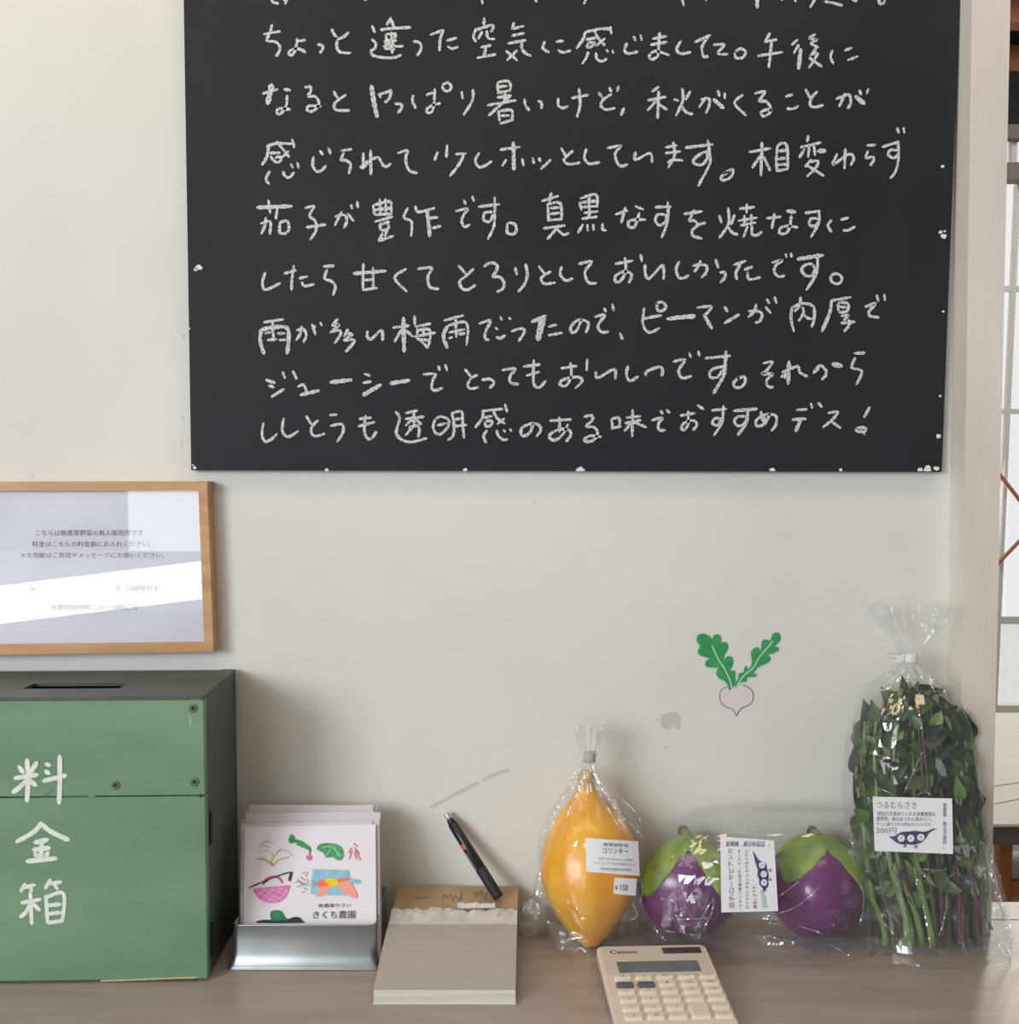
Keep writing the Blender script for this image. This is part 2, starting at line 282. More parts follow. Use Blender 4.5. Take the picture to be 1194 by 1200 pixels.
# ------------------------------------------------------------------ chalk handwriting: (row, tile origin, strokes); coordinates are 1/4.422 photograph pixels
CHALK = [
(0,290,0,"130,-10 130,10 160,18;195,20 205,-5;185,-20 195,8;605,-5 612,2"),
(0,540,0,"108,-10 112,18;385,-5 392,8;650,-10 638,18;1145,-10 1155,30"),
(0,790,0,"170,-8 165,2;w20 430,-20 430,38;550,-10 560,0;620,-10 630,8;735,-15 705,38;780,8 820,15 870,28;925,0 945,5;1060,-10 1065,18 1085,15 1090,-10"),
(1,290,0,"85,178 130,168 168,163;127,128 118,165 100,210 140,215 165,235 165,265 148,290;258,200 250,250 235,282 215,280 222,262 250,252 280,258 300,272;255,215 298,208;365,230 385,235 390,252 375,275;437,152 450,180 465,190;522,168 500,190 470,205 462,240 480,270 535,275;645,135 660,168;645,205 665,225 660,250 640,265 650,290;640,285 700,298 760,298 795,285;690,155 740,148 845,142;742,92 722,130;742,95 760,145;718,180 722,205 755,205 765,175 718,178;710,215 770,210;705,240 805,240;745,165 750,275;712,225 760,228;710,250 760,255;860,215 885,218 900,235 895,265 878,288;948,180 1015,155;1015,155 998,205 995,262;1035,210 1082,197;1038,240 1060,252 1090,243"),
(1,540,0,"120,95 120,130;78,150 65,190 78,215;80,155 160,130 165,150 155,165;110,165 90,200;135,160 140,195 175,203;105,245 155,235;130,245 120,290;85,300 180,282;275,118 265,150;265,150 325,135;265,185 328,172;245,225 335,208;318,210 315,245 330,272 362,290;235,265 292,312;290,262 240,312;435,215 425,250 455,270;495,215 530,212;505,260 530,272 568,262;645,165 635,200 600,250;650,165 720,150 775,150;775,140 780,175;690,155 710,195 745,235;650,205 700,195;660,225 655,245 680,240 690,220 660,222;745,200 700,238;660,270 650,300 630,328;700,275 705,305 730,318 755,305;755,258 762,270;785,262 790,275;860,225 848,260 870,278 915,268;895,190 905,210;930,182 938,208;995,200 1065,188;985,232 1068,218;1030,170 1025,230 1020,290 985,308 978,285 1010,265 1078,285"),
(1,790,0,"35,212 12,255 35,278 85,270;108,218 185,182;180,185 145,240 150,290 175,292;205,232 260,232 225,270;225,280 275,282;318,265 345,252 370,268 355,298 322,300 312,275;495,172 470,218;472,215 530,205;435,290 560,270;505,215 490,350;640,205 610,232;645,232 620,275;w20 655,255 645,355;730,178 700,200 740,205 710,225 745,245;735,250 705,290;708,285 742,278 700,350;700,300 765,345;820,262 810,295 825,330;885,262 920,248;900,312 950,292"),
(2,290,0,"80,485 155,462;w28 125,440 105,535;190,462 222,468;205,495 200,550 170,590 152,582 165,562 222,568;298,452 325,450 328,470 315,500 350,500 370,530 360,560 330,578 308,568 320,548 380,552;447,475 468,510;510,492 475,515 450,540 460,570 528,572;w22 642,445 655,530 672,605;678,490 720,478 745,465;745,470 735,510 712,530;680,488 690,505;765,538 795,540 798,560 780,585;858,495 855,525 872,560;928,492 975,475;970,462 968,520 958,575 935,585 930,565 960,545 998,535;1012,440 1035,428 1055,445 1045,470 1018,468 1010,445;1110,475 1115,510;1168,465 1165,520 1120,595"),
(2,540,0,"190,430 195,485;195,425 245,420 258,445 252,475;200,450 240,445;200,480 245,470;190,505 260,495;230,480 225,530;140,545 285,520;255,500 145,598;195,575 200,625;205,575 260,570 268,600 262,620;210,600 250,598;205,640 270,620;330,515 335,545 355,572;400,525 418,530 418,562;505,510 505,545 530,560 555,550;575,508 660,492;612,460 618,540 602,605;715,480 735,508;780,488 740,515 725,545 750,568 798,560;770,455 780,475;818,447 810,472;845,560 830,598;1025,450 990,475;970,520 1060,502;1025,475 1020,612;1010,525 968,572;1025,540 1068,568"),
(2,790,0,"0,515 20,522;42,460 45,520 10,598;82,475 60,515;35,545 60,580 95,592;140,515 180,512 180,550 165,585;165,505 130,555;w20 205,515 255,560;225,470 235,498;262,482 262,510;355,492 312,535 372,598;418,485 470,475 440,525 475,525 500,560 490,590 460,602 452,580 480,568 505,572;578,500 612,490;585,562 615,565 642,550;680,462 705,508;740,475 710,510 705,545 730,555 770,545;840,512 905,488;910,490 915,530 900,562;885,485 865,530 855,550;w24 940,500 985,538;960,468 968,490;1005,460 998,485"),
(3,290,150,"100,95 150,80 230,82;110,90 100,150 75,190;232,60 242,100;150,70 180,105 215,150;115,130 170,128;120,145 130,165;140,160 160,148 175,160 160,178 140,172 140,158;212,120 180,150;115,225 95,265 112,290;185,225 195,250 220,255 240,230;225,188 235,205;258,180 265,205;342,150 338,195 360,225 390,215 405,195;375,118 390,138;418,105 430,132;485,118 538,110;498,130 485,165 510,168 535,190 525,235;600,130 600,210;585,200 600,205 640,165;638,115 640,240;600,185 650,160 680,155 700,190 720,200 742,185;780,130 830,115 820,150 825,195 845,225 878,232;985,125 970,165;1035,88 1030,150;1080,135 1132,132;1120,140 1095,190 1050,248"),
(3,540,150,"95,130 75,165 90,200 120,198 160,172;205,112 305,98;w20 272,75 275,215;235,165 215,195;318,160 325,195;372,155 378,182;405,155 412,175;465,165 415,212;520,105 545,148;580,118 545,150 535,170 560,188 615,180;650,110 640,155 665,185 718,178;758,105 830,92 800,130 810,180 835,198 862,188;905,125 900,160 920,160 980,130 992,178;1062,100 1118,90;1062,130 1138,122;1100,75 1108,140 1075,205;1072,180 1100,165 1148,168"),
(3,800,150,"15,102 155,85;130,65 140,140 138,190 80,300;130,120 100,130 60,160 60,185 100,190 125,160 128,130;215,235 255,215 260,235 240,262 205,270 200,252 240,225;345,125 455,105;410,75 405,245;415,130 360,205;420,150 452,220;490,95 485,175 490,225;490,95 515,78 540,95 545,205;495,120 540,115;495,160 540,155;495,190 540,188;490,222 545,212;650,40 645,70;612,100 715,75;630,110 605,152;655,100 650,150;680,95 685,140;w22 700,120 738,118;665,165 635,200;650,178 700,170 690,205 645,250;640,190 730,248;800,135 778,190 850,140 880,140 885,165 870,192;842,108 838,210;955,90 998,88;960,120 948,155 985,150 988,170 972,192;1035,98 1118,72;1115,68 1118,150 1105,220 1075,262;1110,115 1075,115 1065,140 1095,155 1115,135;1112,0 1118,25;1145,0 1148,25"),
(4,290,150,"w20 50,412 228,405;108,375 118,440;155,405 148,470;70,495 118,485 115,550;95,465 92,500 72,548;168,490 165,545;168,490 205,482 215,520 200,545 165,545;300,415 345,405 320,455 350,480 355,530 325,578;305,515 405,500;455,460 500,450 515,480 500,518;488,435 452,505;520,445 550,482;537,400 542,418;568,382 572,412;650,400 660,450;655,400 735,380 745,420 740,455;685,370 690,450;715,368 718,450;655,425 745,415;660,450 740,445;660,485 750,460;685,500 735,485;685,500 695,530 730,520 728,495;700,545 680,585;725,530 712,560;680,585 755,560;830,415 810,465 850,485 848,558;870,405 885,435 968,415;w20 930,425 945,560;940,468 985,462;955,520 1000,508;1080,430 1140,420 1120,450 1110,485 1125,512 1152,500;1122,375 1130,395;1165,355 1172,378"),
(4,540,150,"92,408 198,395;175,360 175,470 168,520 140,575;160,435 125,440 118,475 150,485 165,450;242,495 240,540 270,550 288,530 280,500 250,490;422,378 505,352;468,335 460,385;450,395 455,480;450,395 515,390 522,475;465,415 510,412;465,445 510,440;450,478 520,472;430,520 538,505;500,515 450,575;495,520 530,552 558,545;615,385 625,425;620,365 700,345 705,410;625,385 700,378;630,410 700,405;665,350 665,465;640,440 710,432;628,470 705,460;632,500 608,542;655,502 658,532;685,500 688,528;735,495 735,525 752,530;802,448 862,428;852,412 832,490;905,405 945,422;925,440 910,490 895,515 870,510 870,485 900,475 955,475;1008,410 1090,408;1072,385 1072,480 1040,568;1062,450 1020,448 1008,480 1030,505 1060,485 1065,455"),
(4,800,150,"8,445 100,432;60,425 40,465 35,480 60,480 80,500;118,492 85,500 50,530 55,560 98,572;190,455 200,490;235,415 240,480 225,520 190,568;268,450 250,500;232,510 260,545 285,550;295,418 370,410;332,395 330,440;290,480 385,465;320,455 320,500;355,450 358,490;300,505 378,490;335,510 315,565;358,505 360,550 385,555 408,538;435,468 508,460;475,445 462,520;w22 542,430 582,435;562,455 555,510 535,545 502,545 505,520 540,508 595,515;635,440 710,430;705,430 705,490 665,565;700,470 665,470 655,500 685,508 705,480;770,478 752,505 770,538;820,475 858,465;832,530 855,530 892,512"),
(5,290,290,"92,132 78,175 85,215 110,215 168,185;192,135 250,118;240,95 232,150 228,220;268,160 310,150;282,180 295,200 345,190;395,98 448,95;412,115 400,160 435,175 455,200 445,245;w18 550,135 715,122;600,85 598,220;650,105 652,210;605,170 650,165;600,220 670,210;820,112 762,158 825,228;882,112 955,105 935,150 945,205 990,215;1095,95 1130,135;1172,110 1130,150 1100,175 1110,210 1140,220 1180,195"),
(5,540,290,"122,98 150,80 188,90 182,125 165,150 205,155 225,190 215,215 188,230;282,105 290,140;335,85 345,140 330,190 298,228;405,98 435,138;465,125 430,145 415,165 435,188 488,182;522,100 515,140 545,172 578,160;612,85 680,72 645,120 650,165 670,185 702,185;800,85 890,68;850,55 855,120 830,170 805,180 800,150 840,125 875,130 885,150 870,182;932,38 938,72;955,90 955,130 975,162 1040,95 1052,120 1050,165;1130,75 1115,115 1130,155 1155,158 1180,145"),
(5,790,290,"98,95 130,90 168,95 165,130 140,158;135,68 130,90 105,125;215,62 228,105;238,130 262,130 262,155 240,182;308,90 370,70;350,75 320,130 325,165;365,115 405,100;380,130 388,165 445,155;508,78 560,65 525,95 520,130 545,152 572,145;578,35 582,50;605,30 608,50;w20 640,60 770,40;742,35 738,130 685,220;715,85 680,90 660,115 680,145 715,145 728,110 715,88;812,145 838,135 865,150 865,178 838,188 815,175 810,150"),
(6,290,290,"85,388 185,372;w20 72,425 65,480 85,550;w20 75,425 170,410 210,425 212,490 205,550;130,380 135,485;90,445 118,440;105,480 150,475;158,445 195,445;165,480 195,478;255,430 290,425 305,455 290,490;280,410 275,445 252,480;335,400 352,450;378,390 385,405;345,405 350,415;468,370 438,405;440,405 475,400 430,440;430,438 478,430 480,455 452,495;520,425 500,460;505,445 545,450 498,480;500,482 555,482 510,540;622,435 620,460 640,475 690,430 700,445 700,480;755,415 838,405;w20 808,365 812,540;800,425 762,488;820,430 855,460;865,355 868,400;870,410 948,395;880,420 880,470;865,462 972,442;885,430 940,425 945,480 930,520;880,475 940,480;915,415 910,460;895,480 935,520;1020,378 1118,352;w20 1035,410 1015,460 1035,520;1040,405 1120,385 1142,420 1135,505;1078,365 1082,465;1045,440 1125,425;1045,470 1060,465;1095,450 1125,445"),
(6,540,290,"95,395 155,378 130,430 125,470 145,480;205,360 212,375;250,365 258,372;180,415 190,425;185,465 205,470 228,455;262,435 310,420 330,435 300,485;w18 368,385 440,355;w34 425,365 400,475;455,410 495,400;455,455 525,442;625,375 600,430 575,440 570,410 610,375 655,385 660,410 648,440;695,360 745,350 712,400 715,425 735,440 765,435;742,315 752,332;785,295 792,325;825,445 838,475;940,370 1038,352;950,315 942,380 955,425 985,440 1028,418;1015,290 1020,325 1050,325 1062,300 1035,282 1015,292;w20 1070,370 1211,358"),
(6,790,290,"w20 0,365 105,352;120,312 190,305 175,335 158,350;w18 155,350 195,420;262,308 275,332;w18 262,392 335,348;385,330 430,330 455,345 445,380 420,390;425,295 415,330 385,360;475,310 500,340;480,268 492,288;520,258 530,288;610,310 605,370 620,435;612,312 660,290 720,305 725,370 712,412;655,258 650,300 625,330;665,310 670,340 645,380;670,345 690,365 715,370;815,275 915,258;w18 815,275 805,340 765,435;850,290 850,325;855,285 900,290 895,330 855,335;860,308 890,310;865,355 905,350 880,375;865,392 935,385;905,375 905,405 880,435;990,308 1045,290 1010,330 1015,355 1060,362;1050,248 1058,278;1088,242 1092,272"),
(7,290,400,"w20 98,200 140,215;w18 112,230 135,238;125,288 188,248;182,160 195,190;235,155 255,195;262,235 290,225 308,262;w18 275,278 370,255;w20 430,212 538,200;605,168 635,178;600,215 640,208;w20 600,278 690,225;w20 742,218 838,202;910,172 975,170 960,200 955,240 970,255 1010,242;990,128 995,150;1025,122 1035,152"),
(7,540,400,"22,145 50,180;85,175 55,190 35,225 50,245 90,238;110,200 150,195 172,215 150,242;215,150 270,140 280,150 255,180 258,215 298,222;325,130 410,120;378,98 375,180 380,225 405,240 440,205;340,178 405,158;520,140 600,128;568,112 572,180 545,230 515,225 520,205 560,190 610,185 628,205 595,242;655,95 652,150;700,160 700,185 720,185 795,145 800,195;865,130 858,175 878,205 918,182;958,175 965,155 1030,132 1045,150 1042,178;1102,105 1162,95 1130,145 1135,178 1155,190 1194,180"),
(7,790,400,"78,60 85,82;125,52 130,75;162,88 290,75;w18 268,52 262,140 255,180 205,268;255,130 210,140 185,160 190,188 225,185 248,150;330,195 360,182 368,210 345,238 312,235 310,210 335,190;462,115 510,105 480,150 455,170 510,168 480,200 485,232 512,238;w20 595,105 590,220;555,185 590,160;560,160 640,130 650,160 690,182;570,190 600,140;722,165 755,125 785,150 785,175 765,198;750,140 730,158;w22 822,118 868,128;w18 935,62 985,60;938,85 920,135 965,148 970,170 945,222"),
(8,290,400,"82,425 75,480 90,518 120,510 152,480;188,398 180,460 200,492 225,490 262,465;305,388 330,430;365,410 335,440 330,470 350,492 400,478;428,382 462,380;432,438 490,430 495,470 465,520;580,402 640,395;575,440 660,418;612,385 605,450 615,495 640,505 668,468;768,365 788,400 770,470 785,500;775,485 800,510 850,522 928,502;820,372 880,358;820,402 912,390;862,365 862,430;858,400 820,435;865,400 900,430;838,445 880,438 890,460 885,495;855,445 820,485;975,400 962,440 975,475 1005,478 1040,440 1040,405 1000,390 975,402;985,435 1030,425;1060,370 1070,440 1065,490 1040,510;1062,372 1110,365 1115,430 1122,500;1070,405 1110,400;1075,440 1135,432"),
(8,540,400,"108,362 215,350;115,370 110,400 75,445;228,325 240,365;165,355 190,400 228,425;120,395 160,388;125,415 130,440 155,435 160,412 125,415;225,400 190,428;135,462 118,490 130,525;185,462 195,490 220,510 240,508;222,460 230,468;255,455 262,465;375,425 360,470 330,490 312,480 320,445 375,425 410,440 412,465 392,492;462,412 570,405;510,395 512,470;555,430 530,480 490,512 460,500 470,475 520,455 560,460 570,485 545,520;640,390 680,385 680,410 650,440 690,445 708,475 690,510 655,520 640,508 670,490 725,495;782,400 785,455;785,400 820,398 822,440;785,450 830,440;858,395 930,388;850,425 930,408;890,355 888,492;885,420 848,465;890,415 960,445;990,410 1045,395 1022,430 1030,460 1058,460;1035,360 1045,375;1065,355 1082,370"),
(8,790,400,"32,385 108,372;72,362 72,430 50,460 38,450 50,425 95,410 118,430 98,460;122,332 152,352;195,358 270,350;255,335 250,410 238,440 205,488;240,400 210,400 198,425 225,435 240,410;w18 310,360 428,350;380,355 375,420 330,485;372,390 330,390 312,415 330,438 360,430 375,400;450,365 455,400 470,420;495,375 470,425 430,440 425,410 470,380 525,385 528,430 505,462;w30 460,400 470,412;635,355 688,352;612,405 682,402;w18 655,408 630,465;708,322 715,345;745,318 765,340;798,372 848,365 820,405 770,445;810,412 862,450;1012,342 985,392;945,450 990,448 985,468 945,465 945,450"),
]
# ------------------------------------------------------------------ the setting
ZC = 0.80                                   # counter top
def prism(quad, dv):
    q = [V(p) for p in quad]; v = q + [p + V(dv) for p in q]; n = len(q)
    f = [tuple(range(n)), tuple(reversed(range(n, 2*n)))] + [((i+1) % n, i, n+i, n+(i+1) % n) for i in range(n)]
    return v, f
def struct(name, geo, m, parent=None):
    o = mesh_obj(name, geo[0], geo[1], m, parent)
    if parent is None: o['kind'] = 'structure'
    return o
XP = .53
wb = struct('wall_back', abox(-2.4, XP, 0, .1, 0, 2.9), M['wall'])
YP = -.045
pillar = struct('trim_1', prism([P(1154,-1000,YP), P(1205,-1000,YP), P(1160.5,1120,YP), P(1122,1120,YP)], (0,.145,0)), M['pillar'])
# left wall with a window opening (behind and left of the camera)
g = G(); g.add(*abox(-2.5,-2.4,-4,.1,0,1.3)); g.add(*abox(-2.5,-2.4,-4,.1,2.6,2.9)); g.add(*abox(-2.5,-2.4,-4,-3.9,1.3,2.6)); g.add(*abox(-2.5,-2.4,-2.3,.1,1.3,2.6))
struct('wall_left', (g.v, g.f), M['sidewall'])
g = G(); g.add(*abox(-2.5,3.1,-4.1,-4,2.55,2.9)); g.add(*abox(-2.5,3.1,-4.1,-4,0,.72)); g.add(*abox(-2.5,-1.75,-4.1,-4,1.0,2.55)); g.add(*abox(-.75,3.1,-4.1,-4,.72,2.55)); g.add(*abox(-1.35,-.75,-4.1,-4,.72,1.0)); g.add(*abox(-2.5,-2.66,-4.1,-4,.72,1.0))
struct('wall_front', (g.v, g.f), M['sidewall'])
g = G(); g.add(*abox(3.0,3.1,-4,4.1,0,1.0)); g.add(*abox(3.0,3.1,-4,4.1,2.4,2.9)); g.add(*abox(3.0,3.1,-4,-2.9,1.0,2.4)); g.add(*abox(3.0,3.1,-1.5,4.1,1.0,2.4))
struct('wall_right', (g.v, g.f), M['sidewall'])
struct('floor', abox(-2.5,3.1,-4.1,4.2,-.1,0), M['floor'])
struct('ceiling', abox(-2.5,3.1,-4.1,.1,2.9,3.0), M['ceiling'])
# far room window wall
Y4 = 4.0
g = G(); g.add(*abox(-.6,3.1,Y4,Y4+.12,0,.25)); g.add(*abox(-.6,3.1,Y4,Y4+.12,2.9,3.3)); g.add(*abox(-.6,.9,Y4,Y4+.12,.25,2.9))
struct('wall_window', (g.v, g.f), M['lintel'])
struct('roof', abox(-.6,3.1,.1,4.12,3.25,3.3), M['roof'])
z150 = P(1180,150,Y4).z; z172 = P(1180,172,Y4).z; z195 = P(1180,197,Y4).z; z214 = P(1180,216,Y4).z
struct('trim_2', abox(.9,3.0,Y4-.06,Y4,z172+.02,z150), M['lintel'])
struct('trim_3', abox(.9,3.0,Y4-.1,Y4,z214,z195), M['lintel'])
for i, (yb, zz) in enumerate(((2.6,3.13),(3.15,3.13),(3.6,3.1))):
    q = box((.2,yb,zz),(2.8,.45,0),(0,.09,0),(0,0,.11))
    o = struct('trim_%d' % (4+i), q, M['beam'])
struct('trim_7', abox(.0,3.1,3.93,3.99,z150,3.25), M['roof'])
# windows: upper clerestory squares and the tall grid window below
win = struct('window_2', abox(.9,3.0,Y4+.02,Y4+.05,z195-.02,z195), M['winframe'])
x0 = P(1186.5,187,Y4).x - .2
for i in range(9):
    x = P(1187,187,Y4).x - .16*2 + i*.165
    mesh_obj('muntin', *abox(x-.012, x+.012, Y4+.01, Y4+.05, z195, z172+.03), M['winframe'], win)
    mesh_obj('pane', *abox(x+.012, x+.153, Y4+.028, Y4+.032, z195, z172+.03), M['pane'], win)
win = struct('window_1', abox(.9,3.0,Y4,Y4+.06,.25,.29), M['winframe'])
zs = [P(1180,y,Y4).z for y in (215,338,482,727)]
zb = P(1180,838,Y4).z
for y, h in ((338,.022),(482,.022),(727,.034)):
    z = P(1180,y,Y4).z; mesh_obj('muntin', *abox(.9,3.0,Y4,Y4+.04,z-h/2,z+h/2), M['winframe'], win)
xm = P(1179,500,Y4).x
for k in range(-1, 5):
    x = xm + k*.36
    v, f = box((x-.008+.03, Y4-.005, zs[0]), (.016,0,0), (0,.04,0), (-.05,0,.29-zs[0]))
    mesh_obj('muntin', v, f, M['winframe'], win)
    for a, b in zip(zs[:3], zs[1:]): mesh_obj('pane', *abox(x+.03, x+.34, Y4+.02, Y4+.024, b+.02, a-.02), M['pane'], win)
# ribbed translucent sheet under the sill rail
g = G(); n = 150; x0, x1 = .95, 2.95; top, bot = zs[3]-.02, .29
v = []; f = []
for i in range(n+1):
    x = x0+(x1-x0)*i/n; y = Y4+.035+.008*math.sin(i*math.pi/1.5)
    v += [(x,y,bot),(x,y,top)]
for i in range(n): f.append((2*i,2*i+2,2*i+3,2*i+1))
rb = mesh_obj('ribbed_panel', v, f, M['ribbed'], win)
# X braces of copper colour in front of the window
a1, b1 = P(1166,549,Y4-.05), P(1225,625,Y4-.05); a2, b2 = P(1164,666,Y4-.05), P(1225,602,Y4-.05)
v, f = tube([a1 - (b1-a1)*2, b1 + (b1-a1)*2], .009, 8); mesh_obj('brace', v, f, M['copper'], win)
v, f = tube([a2 - (b2-a2)*2, b2 + (b2-a2)*2], .009, 8); mesh_obj('brace', v, f, M['copper'], win)

# counter
ct = mesh_obj('counter', *abox(-2.38, 1.6, -.62, -.0005, ZC-.035, ZC, .002, 1), M['counter'])
tag(ct, 'worn brown wooden counter top running along under the white wall', 'counter')
ORG['counter'] = ORG[ct.name]
mesh_obj('rear_ledge', *abox(XP+.03, 1.6, 0, .06, ZC-.035, ZC, .001, 1), M['counter'], ct)
mesh_obj('support', *abox(-2.3, -2.2, -.5, -.05, 0, ZC-.036), M['sidewall'], ct)
mesh_obj('support', *abox(1.4, 1.5, -.5, -.05, 0, ZC-.036), M['sidewall'], ct)
def flat_spot(name, pts, m, off=.0004, Y=0, parent=wb):
    return printed_poly(name, pts, Plane((0,Y,0),(0,-1,0),off), m, parent, 2)
# marks on the wall
z = lambda x, y: (760+x/5.97, 700+y/5.97)
flat_spot('tape_residue', [z(*p) for p in pts2('85,830 130,812 200,805 222,850 218,915 190,925 175,905 130,925 90,905 88,860')], M['tape'])
flat_spot('tape_residue', [z(*p) for p in pts2('98,1048 120,1045 142,1052 120,1062')], M['tape'])
g = G(); WP = Plane((0,0,0),(0,-1,0),.0004)
for s in ('505,946 540,927 560,917','566,914 580,907 596,902'): g = G(); stroke_geo(g, pts2(s), 4, WP); g.obj('scuff_mark', M['scuff'], wb)
g = G()
for s in ('626,587 626.5,590','216,188 217,192','214,392 215,396','213,488 214,491','212,518 213,522','770,842 772,844','38,556 39,559'): g = G(); stroke_geo(g, pts2(s), 2.2, WP); g.obj('pin_hole', M['tape'], wb)

# ------------------------------------------------------------------ blackboard
YB = -.012
bb = mesh_obj('blackboard', *prism([P(210,-330,YB), P(1137,-330,YB), P(1103.5,553,YB), P(224,551,YB)], (0,.0117,0)), M['board'])
tag(bb, 'big black chalkboard of white handwriting hung on the wall', 'blackboard')
BP = Plane((0,YB,0),(0,-1,0),.0004)
rows = {}
for row, ox, oy, s in CHALK: rows.setdefault(row, []).append((ox, oy, s))
for row in sorted(rows):
    items = []
    for ox, oy, s in rows[row]:
        for st in s.split(';'):
            wd = 14.5
            if st[0] == 'w': a, st = st.split(' ', 1); wd = float(a[1:])
            q = [(ox+x/4.422, oy+y/4.422) for x, y in pts2(st)]
            items.append((min(p[0] for p in q), max(p[0] for p in q), q, wd/4.422))
    items.sort(key=lambda t: t[0]); clus = []
    for it in items:
        if clus and it[0] < clus[-1][0] + 1.2: clus[-1][1].append(it); clus[-1][0] = max(clus[-1][0], it[1])
        else: clus.append([it[1], [it]])
    k = 0
    for _, its in clus:
        g = G()
        for it in its: k += 1; stroke_geo(g, it[2], it[3], BP.off(.00002*(k % 20)), .22)
        g.obj('chalk_character', M['chalk'], bb)
for x, y, r in ((233,313.5,3.2),(229.5,316,2),(1104.5,195,1.8),(1102.5,272,2),(1106,277,2.8),(1107,271,1.2),(1105,365,1.4),(1101.5,464,1.3),(1099.5,511,2.6),(1087,550,4),(1097,549,2.6),(1078,550.5,3),(680,551,4),(228,548,1.8),(226,545,1),(905,551,3),(545,550.5,2),(1013,509,0.8),(222,385,1),(985,551,2),(383,551,2)):
    pts = [(x+r*(1+R.uniform(-.3,.3))*math.cos(a)*(1.2), min(y+r*(1+R.uniform(-.3,.3))*math.sin(a), 552.3)) for a in [2*math.pi*i/9 for i in range(9)]]
    g = G(); poly_geo(g, pts, BP); g.obj('paint_chip', M['chip'], bb)

# ------------------------------------------------------------------ picture frame
YF = -.025
ow = [(-34,564.5),(242.5,564),(250,763.6),(-34,768)]; iw = [(-24,575.2),(232.4,574.8),(239.2,753.2),(-24,756)]
O4 = [P(*p,YF) for p in ow]; I4 = [P(*p,YF) for p in iw]
pf = empty('picture_frame', (O4[3]+O4[2])/2 + V((0,.012,0)), 'oak picture frame with a printed notice hung above the green box', 'picture frame')
for k in range(4):
    a, b = O4[k], O4[(k+1) % 4]; c, d = I4[(k+1) % 4], I4[k]
    mesh_obj('rail', *prism([a,b,c,d], (0,.0245,0)), M['oak'], pf)
ctr = sum(I4, V())/4
inner = [ctr + (p-ctr)*1.01 for p in I4]
sheet = mesh_obj('notice_sheet', *prism([p + V((0,.009,0)) for p in inner], (0,.002,0)), M['paper'], pf)
FP = Plane((0,YF+.009,0),(0,-1,0),.0004)
z = lambda x, y: (x/3.98, 540+y/3.98)
def line1(body, x0, x1, y, h, m='ink', surf=FP, nm='print', parent=sheet):
    txt(nm, body, surf, (x0/3.98, 540+(y+h/2)/3.98), ((x1-x0)/3.98, 0), (0, -h/3.98), M[m], parent)
line1('こちらは無農薬野菜の無人販売所です', 167, 667, 336, 27)
line1('料金はこちらの料金箱にお入れください。', 150, 702, 388, 26)
line1('メモ用紙はご質問やメッセージにお使いください。', 95, 765, 440, 26)
line1('て  150円です。', 535, 757, 596, 27)
line1('営業時間/9時ごろ－19時ごろ', 237, 640, 683, 26)
line1('◦', 143, 163, 597, 20)
mesh_obj('glass', *prism([p + V((0,.004,0)) for p in inner], (0,.002,0)), M['glass'], pf)

# ------------------------------------------------------------------ green collection box
AB = math.radians(2)
u = V((math.cos(AB), math.sin(AB), 0)); vv = V((-math.sin(AB), math.cos(AB), 0)); K = V((0,0,1))
c0 = PZ(243.5,1147,ZC+.003); BX = .355; BD = -.006 - c0.y; BH = P(239,816,c0.y).z - c0.z
def B(a, d, h): return c0 - u*a + vv*d + K*h          # a = distance left of the right front edge
gb = empty('collection_box', B(BX/2, BD/2, -.003), 'green painted wooden money box with white lettering and a coin slot', 'box')
T = .012
hs = (B(0,0,0).z + BH) - P(238,932.5,c0.y).z; hs = BH - hs
fu = mesh_obj('front_board', *box(B(BX,0,hs+.0006), u*BX, vv*T, K*(BH-hs-.0006-.0035), .0008, 1), M['green'], gb)
fl = mesh_obj('front_board', *box(B(BX,0,0), u*BX, vv*T, K*(hs-.0006), .0008, 1), M['green'], gb)
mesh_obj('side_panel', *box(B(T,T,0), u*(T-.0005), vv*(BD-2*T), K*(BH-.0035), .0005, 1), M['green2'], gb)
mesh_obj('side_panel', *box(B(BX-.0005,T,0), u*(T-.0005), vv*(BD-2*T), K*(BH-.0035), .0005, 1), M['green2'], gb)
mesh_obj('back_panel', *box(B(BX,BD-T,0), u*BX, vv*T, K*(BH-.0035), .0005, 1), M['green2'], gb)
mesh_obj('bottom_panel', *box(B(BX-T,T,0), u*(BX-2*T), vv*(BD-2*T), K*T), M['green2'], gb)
# lid: board with a slot, and a batten along the right edge
g = G(); s0, s1 = B(0,0,0), None
def proj_a(px, py):
    h = PZ(px, py, c0.z+BH) - c0; return -h.dot(u), h.dot(vv)
a0, d0 = proj_a(150, 800.5); a1_, d1 = proj_a(27, 807)
sa0, sa1, sd0, sd1 = a0, a1_, min(d0,d1)-.001, max(d0,d1)+.002
lz = BH-.0035; lh = .0035
for (x0, x1, y0, y1) in ((.016,sa0,0,BD),(sa1,BX,0,BD),(sa0,sa1,0,sd0),(sa0,sa1,sd1,BD)):
    g.add(*box(B(x1,y0,lz), u*(x1-x0), vv*(y1-y0), K*lh))
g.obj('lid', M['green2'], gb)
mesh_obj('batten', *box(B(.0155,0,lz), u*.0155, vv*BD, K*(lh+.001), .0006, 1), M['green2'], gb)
mesh_obj('slot_shade_sheet', *box(B(sa1,sd0,lz-.03), u*(sa1-sa0), vv*(sd1-sd0), K*.001), M['dark'], gb)  # dark sheet standing in for the shade inside the hollow box
BF = Plane(B(0,0,0), -vv, .0004); MCH = mat('pale_chip', (150,176,146), .8)
z = lambda x, y: (x/2.79, 770+y/2.79)
